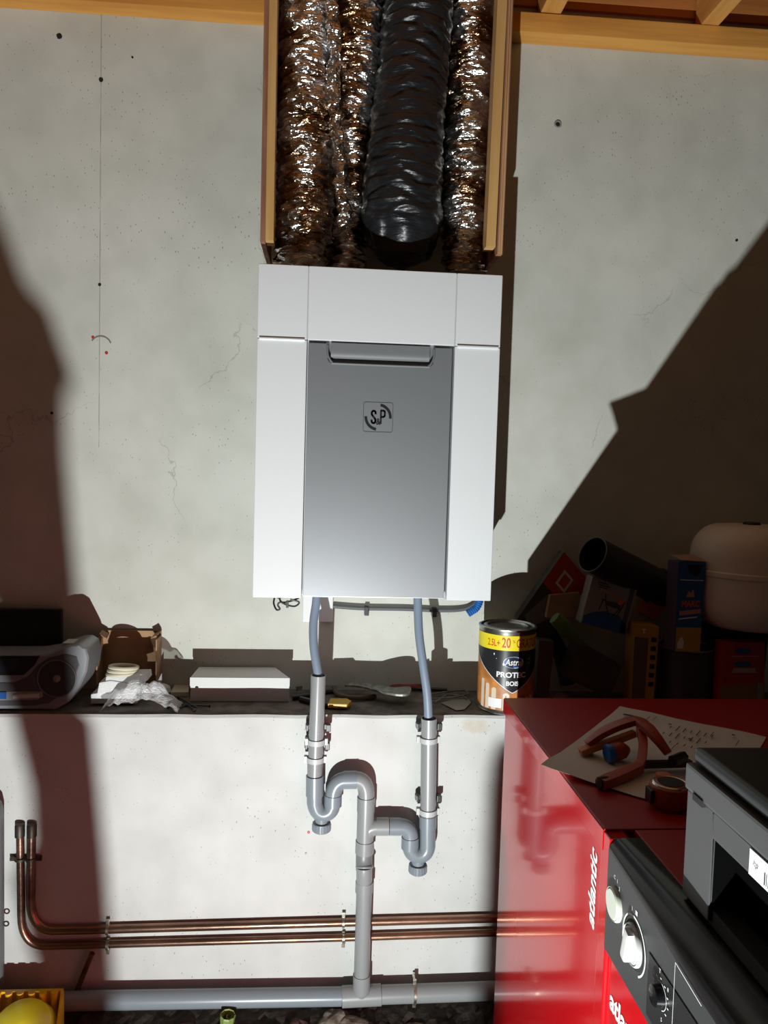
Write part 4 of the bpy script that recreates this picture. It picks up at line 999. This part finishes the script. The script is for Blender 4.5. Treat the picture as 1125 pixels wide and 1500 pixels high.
# ------------------------------------------------------------ ledge, right part in shadow
def carton(nm, lab, cat, quad, Y, dep, m, R=None, bv=.0015):
    P = [pt(x, y, Y) for x, y in quad]
    t = thing(nm, lab, cat, tuple(sum(P, Vector())/len(P)))
    o = obj('carton', prism(P, (0, dep, 0)), m, t, bevel=bv); return t, P
def pq(P, u, v_, dy=-.0008):
    p = P[0].lerp(P[1], u).lerp(P[3].lerp(P[2], u), v_); return p+Vector((0, dy, 0))
def patch(t, P, uv, m, nm='print', dy=-.0008): return obj(nm, ([pq(P, u, v_, dy) for u, v_ in uv], [tuple(range(len(uv)))]), m, t, fixn=False)
def ltext(t, P, s, cu, cv, size, m, bold=.0, sx=1, shear=0, dy=-.001):
    u = (P[1]-P[0]).normalized(); v_ = u.cross(Vector((0, -1, 0)))*-1
    v_ = Vector((-u.z, 0, u.x))
    ts = text_shape(s, size, bold, shear, sx); o = pq(P, cu, cv, dy)
    return obj('lettering', ([o+u*p.x+v_*p.y for p in ts[0]], ts[1]), m, t, fixn=False)
# quads given as bottom-left, bottom-right, top-right, top-left
t, P = carton('red_carton', 'red and dark carton leaning tilted behind the tin', 'carton', ((757, 907), (795, 948), (864, 853), (826, 808)), 2.145, .04, M_dk)
patch(t, P, ((0, .55), (1, .55), (1, 1), (0, 1)), M_redcart)
patch(t, P, ((.28, .66), (.62, .66), (.62, .86), (.28, .86)), M_paper, dy=-.0012); patch(t, P, ((.34, .69), (.56, .69), (.56, .83), (.34, .83)), M_redcart, dy=-.0016)
patch(t, P, ((.1, .1), (.4, .05), (.7, .3), (.9, .48), (.3, .5)), mat('photo_grey', (.16, .13, .12), .6))
# big black pipe
a, b = pt(868, 812, 2.03), pt(968, 862, 2.13)
ax = (b-a).normalized()
t = thing('black_pipe_piece', 'wide black pipe piece lying tilted on the pile', 'pipe', tuple((a+b)/2))
obj('pipe', hollow(a, b+ax*.02, .050, .003, 40), mat('black_pvc', (.018, .018, .018), .5), t, smooth=True)
obj('rim', torus(a, ax, .0495, .002, 40, 6), mat('rim_grey', (.10, .10, .095), .5), t, smooth=True)
obj('socket', lathe([(.052, 0), (.055, .01), (.055, .05), (.051, .06)], b-ax*.03, ax, 36), mat('black_pvc_socket', (.015, .015, .015), .5), t, smooth=True)
t, P = carton('brown_carton', 'small brown carton behind the camping stove pack', 'carton', ((800, 905), (848, 905), (850, 868), (806, 872)), 2.12, .02, M_card)
# camping stove pack
t, P = carton('stove_pack', 'shrink wrapped pack with a camping stove picture', 'pack', ((850, 913), (917, 932), (935, 862), (868, 844)), 2.055, .05, mat('pack_grey', (.30, .27, .22), .25), bv=.008)
patch(t, P, ((.02, .02), (.98, .02), (.95, .2), (.75, .36), (.45, .38), (.2, .3), (.03, .18)), M_bluecart)
patch(t, P, ((.25, .78), (.72, .72), (.84, .64), (.80, .60), (.68, .66), (.25, .82)), mat('pack_orange', (.6, .25, .02), .4))
patch(t, P, ((.84, .05), (.94, .05), (.94, .95), (.84, .95)), mat('pack_blue_side', (.06, .09, .14), .4))
def pline(a, b, w_=.02):
    d = Vector((b[0]-a[0], b[1]-a[1])).normalized(); n_ = Vector((-d.y, d.x))*w_/2
    return [(a[0]-n_.x, a[1]-n_.y), (b[0]-n_.x, b[1]-n_.y), (b[0]+n_.x, b[1]+n_.y), (a[0]+n_.x, a[1]+n_.y)]
for l in (((.36, .72), (.42, .52)), ((.42, .52), (.74, .5)), ((.74, .5), (.80, .66)), ((.34, .6), (.30, .38)), ((.42, .5), (.55, .3)), ((.72, .5), (.60, .3)), ((.78, .6), (.7, .34)), ((.30, .6), (.48, .58))): patch(t, P, pline(*l), M_ink, dy=-.0014)
patch(t, P, [(.58+.16*math.cos(i*.5), .55+.06*math.sin(i*.5)) for i in range(13)][:-1], M_inkg, dy=-.0012)
patch(t, P, [(.70+.05*math.cos(i*.6), .62+.045*math.sin(i*.6)) for i in range(10)], mat('flame_orange', (.8, .16, .01), .4), dy=-.0018)
for i in range(3): patch(t, P, ((.14+.02*i, .93-.045*i), (.36+.06*(i % 2), .925-.045*i), (.36+.06*(i % 2), .905-.045*i), (.14+.02*i, .91-.045*i)), M_ink, dy=-.001)
# orange item
t = solo('orange_tub', prism([pt(x, y, 2.10) for x, y in ((942, 899), (960, 910), (979, 888), (967, 875), (957, 876))], (0, .06, 0)), mat('orange_red', (.55, .09, .02), .5), 'small orange red plastic item left of the blue carton', 'plastic item', bevel=.005, smooth=True)
# green handle
solo('green_tube', tube(smooth_path([pt(812, 905, 2.05), pt(828, 920, 2.05), pt(845, 938, 2.05), pt(858, 948, 2.06)]), [.018, .019, .02, .021, .021, .021, .02, .019, .018, .017, .016, .015, .014, .013, .012, .011, .01, .009, .008], 12), M_grn2, 'dull green plastic tube in the dark pile', 'tube', smooth=True)
solo('black_bundle', join(tube(smooth_path([pt(784, 905, 2.175), pt(802, 925, 2.175), pt(822, 960, 2.17), pt(832, 1000, 2.17)]), .024, 12)), M_blackm, 'dark bundle leaning between tin and green handle', 'bundle', smooth=True)
# dark tilted box
t, P = carton('dark_box', 'dark brown tilted box at the foot of the pile', 'box', ((826, 992), (893, 1023), (912, 976), (848, 940)), 2.04, .06, M_dk)
t, P = carton('grey_sleeve', 'narrow grey sleeve box beside the paint tin', 'box', ((784, 1030), (803, 1030), (812, 940), (790, 938)), 2.08, .045, mat('sleeve_grey', (.10, .09, .08), .6))
solo('pink_cloth', lathe([(.035, 0), (.03, .012), (.015, .026), (0, .03)], pz(822, 1030, ZL), seg=10), mat('pink_cloth', (.35, .24, .2), .9), 'pinkish cloth lump low beside the tin', 'cloth', smooth=True)
# yellow level box
t, P = carton('yellow_carton', 'yellow carton with a column of dark squares', 'carton', ((925, 1030), (957, 1030), (966, 918), (930, 914)), 2.03, .06, M_yelcart)
patch(t, P, ((0, .0), (.58, .0), (.58, .84), (0, .84)), mat('carton_photo', (.14, .10, .07), .6))
for i in range(6): patch(t, P, ((.70, .22+.115*i), (.92, .22+.115*i), (.92, .28+.115*i), (.70, .28+.115*i)), M_ink, dy=-.0012)
ltext(t, P, 'T', .38, .92, .016, M_whitep, .001)
# dark tin
YT_ = 2.065
c = pt(1003, 985, YT_); rr_ = (pt(1040, 985, YT_).x-pt(966, 985, YT_).x)/2; hh = pt(1003, 950, YT_-.03).z-ZL
dt = thing('dark_tin', 'large dark tin carrying the blue carton', 'tin', (c.x, YT_, ZL))
obj('can', lathe([(rr_, 0), (rr_, hh-.004), (rr_*1.03, hh-.002), (rr_*1.03, hh), (rr_*.95, hh), (rr_*.94, hh-.004), (0, hh-.004)], (c.x, YT_, ZL), seg=44), mat('dark_tin_paint', (.04, .045, .045), .4), dt, smooth=True)
obj('rim', torus((c.x, YT_, ZL+hh), (0, 0, 1), rr_*1.0, .0028, 44, 8), mat('tin_rim', (.35, .28, .16), .4, metal=.6), dt, smooth=True)
# blue carton on it (two visible faces)
Yc = 1.990; zb = ZL+hh+.003
A0 = pt(989, 940, Yc); A0.z = zb; xL = pt(977, 940, Yc+.04).x
A1 = pt(1026, 940, Yc).x; zt3 = pt(1005, 823, Yc).z
mt = thing('blue_carton', 'blue yellow and red detergent carton with a torn flap', 'carton', ((A0.x+A1)/2, Yc+.03, zb))
obj('carton', join(prism([(A0.x, Yc, zb), (A1, Yc, zb), (A1+.004, Yc, zt3), (A0.x, Yc, zt3)], (-.010, .045, 0))), M_bluecart, mt, bevel=.0008)
xx0, xx1 = A0.x, A1
Pm = [Vector((xx0, Yc, zb)), Vector((xx1, Yc, zb)), Vector((xx1+.003, Yc, zt3)), Vector((xx0, Yc, zt3))]
patch(mt, Pm, ((0.01, 0), (.99, 0), (.99, .27), (0.01, .27)), M_yelcart)
patch(mt, Pm, ((.2, .82), (.95, .82), (.75, .66+.27), (.5, .72+.1), (.4, .9)), M_blackm) if False else patch(mt, Pm, ((.30, .97), (.90, .97), (.82, .88), (.66, .84), (.48, .86), (.36, .91)), M_blackm, nm='torn_opening')
patch(mt, Pm, ((.06, .795), (.96, .79), (.96, .80), (.06, .805)), M_whiteink)
ltext(mt, Pm, 'MARC', .5, .53, .024, mat('red_letter', (.75, .10, .05), .5), .0008, .78, .1, dy=-.0014)
patch(mt, Pm, ((.10, .45), (.92, .48), (.92, .43), (.10, .40)), mat('pale_red', (.55, .25, .2), .5), dy=-.001)
patch(mt, Pm, ((.32, .61), (.42, .68), (.5, .65), (.58, .70), (.66, .61)), mat('pale_red2', (.55, .3, .22), .5), dy=-.001)
patch(mt, Pm, ((.08, .37), (.8, .395), (.8, .38), (.08, .355)), M_whiteink, dy=-.001)
patch(mt, Pm, ((.1, .03), (.3, .03), (.34, .10), (.26, .16), (.16, .15), (.08, .09)), M_whitep, dy=-.0012)
obj('side_face', ([Vector((xx0-.0012, Yc+.001, zb)), Vector((xx0-.0012, Yc+.001, zt3)), Vector((xx0-.0112, Yc+.044, zt3)), Vector((xx0-.0112, Yc+.044, zb))], [(0, 1, 2, 3)]), mat('side_print', (.10, .07, .12), .5), mt, fixn=False)
obj('flap', prism([(xx0-.004, Yc+.045, zt3+.012), (xx1-.010, Yc+.045, zt3+.014), (xx1+.004, Yc, zt3+.001), (xx0+.006, Yc, zt3+.004)], (0, 0, .0012)), mat('flap_inside', (.40, .25, .17), .7), mt)
# white expansion tank
c = pt(1112, 838, 2.045); Rt = .158; zt0, zt4 = pt(1100, 916, 2.045).z, pt(1100, 768, 2.045).z; Ht = zt4-zt0
tk = thing('expansion_tank', 'cream white pressure tank with a black cap on the ledge', 'tank', (pt(1018, 838, 2.045).x+Rt, 2.045, ZL))
tx_ = pt(1018, 838, 2.045).x+Rt
prf = []
for i in range(9): a = math.radians(90*i/8); prf.append((Rt*(.62+.38*math.sin(a)), Ht*.30*(1-math.cos(a))))
prf += [(Rt, Ht*.50), (Rt*1.022, Ht*.515), (Rt*1.022, Ht*.555), (Rt, Ht*.565)]
for i in range(10): a = math.radians(90*i/9); prf.append((Rt*(.55+.45*math.cos(a)), Ht*(.68+.31*math.sin(a))))
prf += [(Rt*.3, Ht), (0, Ht*1.005)]
obj('vessel', lathe([(0, 0)]+prf, (tx_, 2.045, zt0), seg=64), M_tank, tk, smooth=True)
cx2 = pt(1097, 765, 2.045)
obj('cap', lathe([(.026, 0), (.022, .010), (.020, .013), (0, .013)], (cx2.x, 2.03, zt4-.006), seg=24), M_black, tk, smooth=True)
obj('base_ring', lathe([(Rt*.50, 0), (Rt*.56, zt0-ZL+.012), (Rt*.46, zt0-ZL+.014), (Rt*.44, 0)], (tx_, 2.105, ZL), seg=40), M_blackm, tk, smooth=True)
# red carton right
t, P = carton('red_label_carton', 'red carton with blue ovals at the right of the ledge', 'carton', ((1055, 1030), (1120, 1030), (1120, 941), (1060, 941)), 1.972, .045, M_redcart)
patch(t, P, [(.48+.2*math.cos(i*.42), .86+.05*math.sin(i*.42)) for i in range(15)], M_bluecart)
patch(t, P, [(.48+.2*math.cos(i*.42), .64+.05*math.sin(i*.42)) for i in range(15)], M_bluecart)
patch(t, P, ((.2, .77), (.85, .77), (.85, .775), (.2, .775)), M_whiteink); patch(t, P, ((.22, .50), (.26, .58), (.78, .58), (.80, .50)), mat('dim_letters', (.5, .35, .3), .5))
patch(t, P, ((0, 0), (1, 0), (1, .28), (.75, .33), (.6, .27), (.45, .34), (.2, .26), (0, .3)), mat('carton_amber', (.30, .14, .05), .6))
patch(t, P, ((.82, 0), (.95, 0), (.95, .33), (.84, .35)), mat('carton_grey', (.28, .26, .24), .6), dy=-.0012)

# ------------------------------------------------------------ foot of the wall
q = pt(20, 1480, 1.72)
def rock(px, py, Y, r, m, lab, seed, grp=None, sq=(1, .8, .7)):
    c = pt(px, py, Y); bm = bmesh.new(); bmesh.ops.create_icosphere(bm, subdivisions=3, radius=1)
    V = []
    for v in bm.verts:
        d = 1+.35*noise.noise(v.co*1.4+Vector((seed, 0, 0)))+.12*noise.noise(v.co*4+Vector((0, seed, 0)))
        V.append(Vector((c.x+v.co.x*r*d*sq[0], c.y+v.co.y*r*d*sq[1], max(0.001, c.z+v.co.z*r*d*sq[2]))))
    Fc = [tuple(x.index for x in f.verts) for f in bm.faces]; bm.free()
    solo('rubble_stone', (V, Fc), m, lab, 'stone', grp)
rock(490, 1496, 1.93, .038, M_stone, 'pale broken stone under the pipe tee, left of pair', 5)
rock(516, 1500, 1.91, .030, M_stone, 'pale flat stone chip right under the pipe tee', 9, sq=(1.4, .8, .5))
rock(436, 1510, 1.92, .034, M_stone2, 'reddish brown round stone left of the pale stones', 13)
rock(405, 1512, 1.93, .028, M_stone2, 'small dark stone beside the green plastic piece', 17)
rock(620, 1512, 1.92, .045, M_stone, 'long stone at the wall foot near the cabinet', 21, sq=(1.8, .7, .45))
rock(270, 1514, 1.93, .030, M_stone2, 'dark stone left of the green plastic piece', 25)
# soil bank, one countless mass
nx, ny = 160, 14; V = []; Fc = []
for i in range(nx+1):
    for j in range(ny+1):
        x = -1.5+2.9*i/nx; y = 1.72+.30*j/ny
        h = .004+.016*(j/ny)+.010*noise.noise(Vector((x*14, y*14, 0)))+.012*noise.noise(Vector((x*45, y*45, 2)))
        V.append(Vector((x, y, max(.002, h))))
for i in range(nx):
    for j in range(ny): a = i*(ny+1)+j; Fc.append((a, a+ny+1, a+ny+2, a+1))
s_ = solo('soil_rubble', (V, Fc), M_soil, 'dark crumbly soil and rubble along the wall foot', 'soil', smooth=False); s_['kind'] = 'stuff'
c = pt(333, 1494, 1.90)
t = thing('green_cup', 'rolled green plastic piece standing in the rubble', 'plastic piece', (c.x, c.y, max(0, c.z-.05)))
obj('shell', lathe([(.010, -.05), (.016, -.02), (.020, .012), (.018, .016), (.013, .004), (.010, -.03)], c, (.1, -.1, 1), 9), M_green, t)
obj('inner_curl', lathe([(.003, -.02), (.008, .010), (.006, .012), (.002, -.01)], c+Vector((.002, 0, 0)), (.3, -.2, 1), 9), M_green, t)
# orange crate with yellow disc, lower left
Yo = 1.79
cr = thing('orange_crate', 'ribbed orange plastic box at the lower left corner', 'plastic box', (pt(20, 1490, Yo).x, Yo+.06, 0))
a, b = pt(-60, 1458, Yo+.1), pt(94, 1453, Yo+.1)
zt5 = b.z; 
V, Fc = [], []
obj('back_side', box((a.x, Yo+.10, .0), (b.x-.004, Yo+.108, zt5+.004)), M_orange, cr)
obj('right_side', prism([(b.x, Yo+.10, zt5+.004), (b.x+.022, Yo-.02, zt5-.055), (b.x+.022, Yo-.02, 0), (b.x, Yo+.10, 0)], (-.008, 0, 0)), M_orange, cr)
for i in range(9):
    x = a.x+.012+i*(b.x-a.x-.02)/8.5
    obj('rib', tube([(x, Yo+.094, .0), (x, Yo+.094, zt5+.006)], .0085, 10), M_orange, cr, smooth=True)
obj('floor_plate', box((a.x, Yo-.02, .0), (b.x, Yo+.10, .01)), M_orange, cr)
q = pt(26, 1524, Yo-.0)
yd = thing('yellow_reel', 'bright yellow plastic disc inside the orange box', 'reel', (q.x, Yo+.03, .011))
obj('post', lathe([(.03, .011), (.03, q.z-.03)], (q.x, Yo+.03, 0), seg=20), M_yelp, yd, smooth=True)
obj('disc', lathe([(.070, -.014), (.077, -.006), (.075, .006), (.062, .028), (.04, .036), (0, .038)], (q.x, Yo+.03, q.z), (.12, -.35, 1), 40), M_yelp, yd, smooth=True)
# grey post at the left edge
a = pt(-6, 1200, 1.80)
gp = thing('grey_post', 'grey rounded tank edge at the far left', 'tank', (pt(4, 1300, 1.945).x-.035, 1.945, 0))
xx = pt(4, 1300, 1.945).x-.035; zz = pt(0, 1195, 1.86).z
obj('vessel', lathe([(.033, 0), (.035, .02), (.035, zz-.03), (.031, zz-.010), (.02, zz+.004), (0, zz+.008)], (xx, 1.945, 0), seg=40), mat('grey_tank', (.16, .17, .18), .45), gp, smooth=True)
obj('lug', torus(pt(9, 1353, 1.945), (0, 1, 0), .006, .002, 16, 6), M_dkmetal, gp, smooth=True)
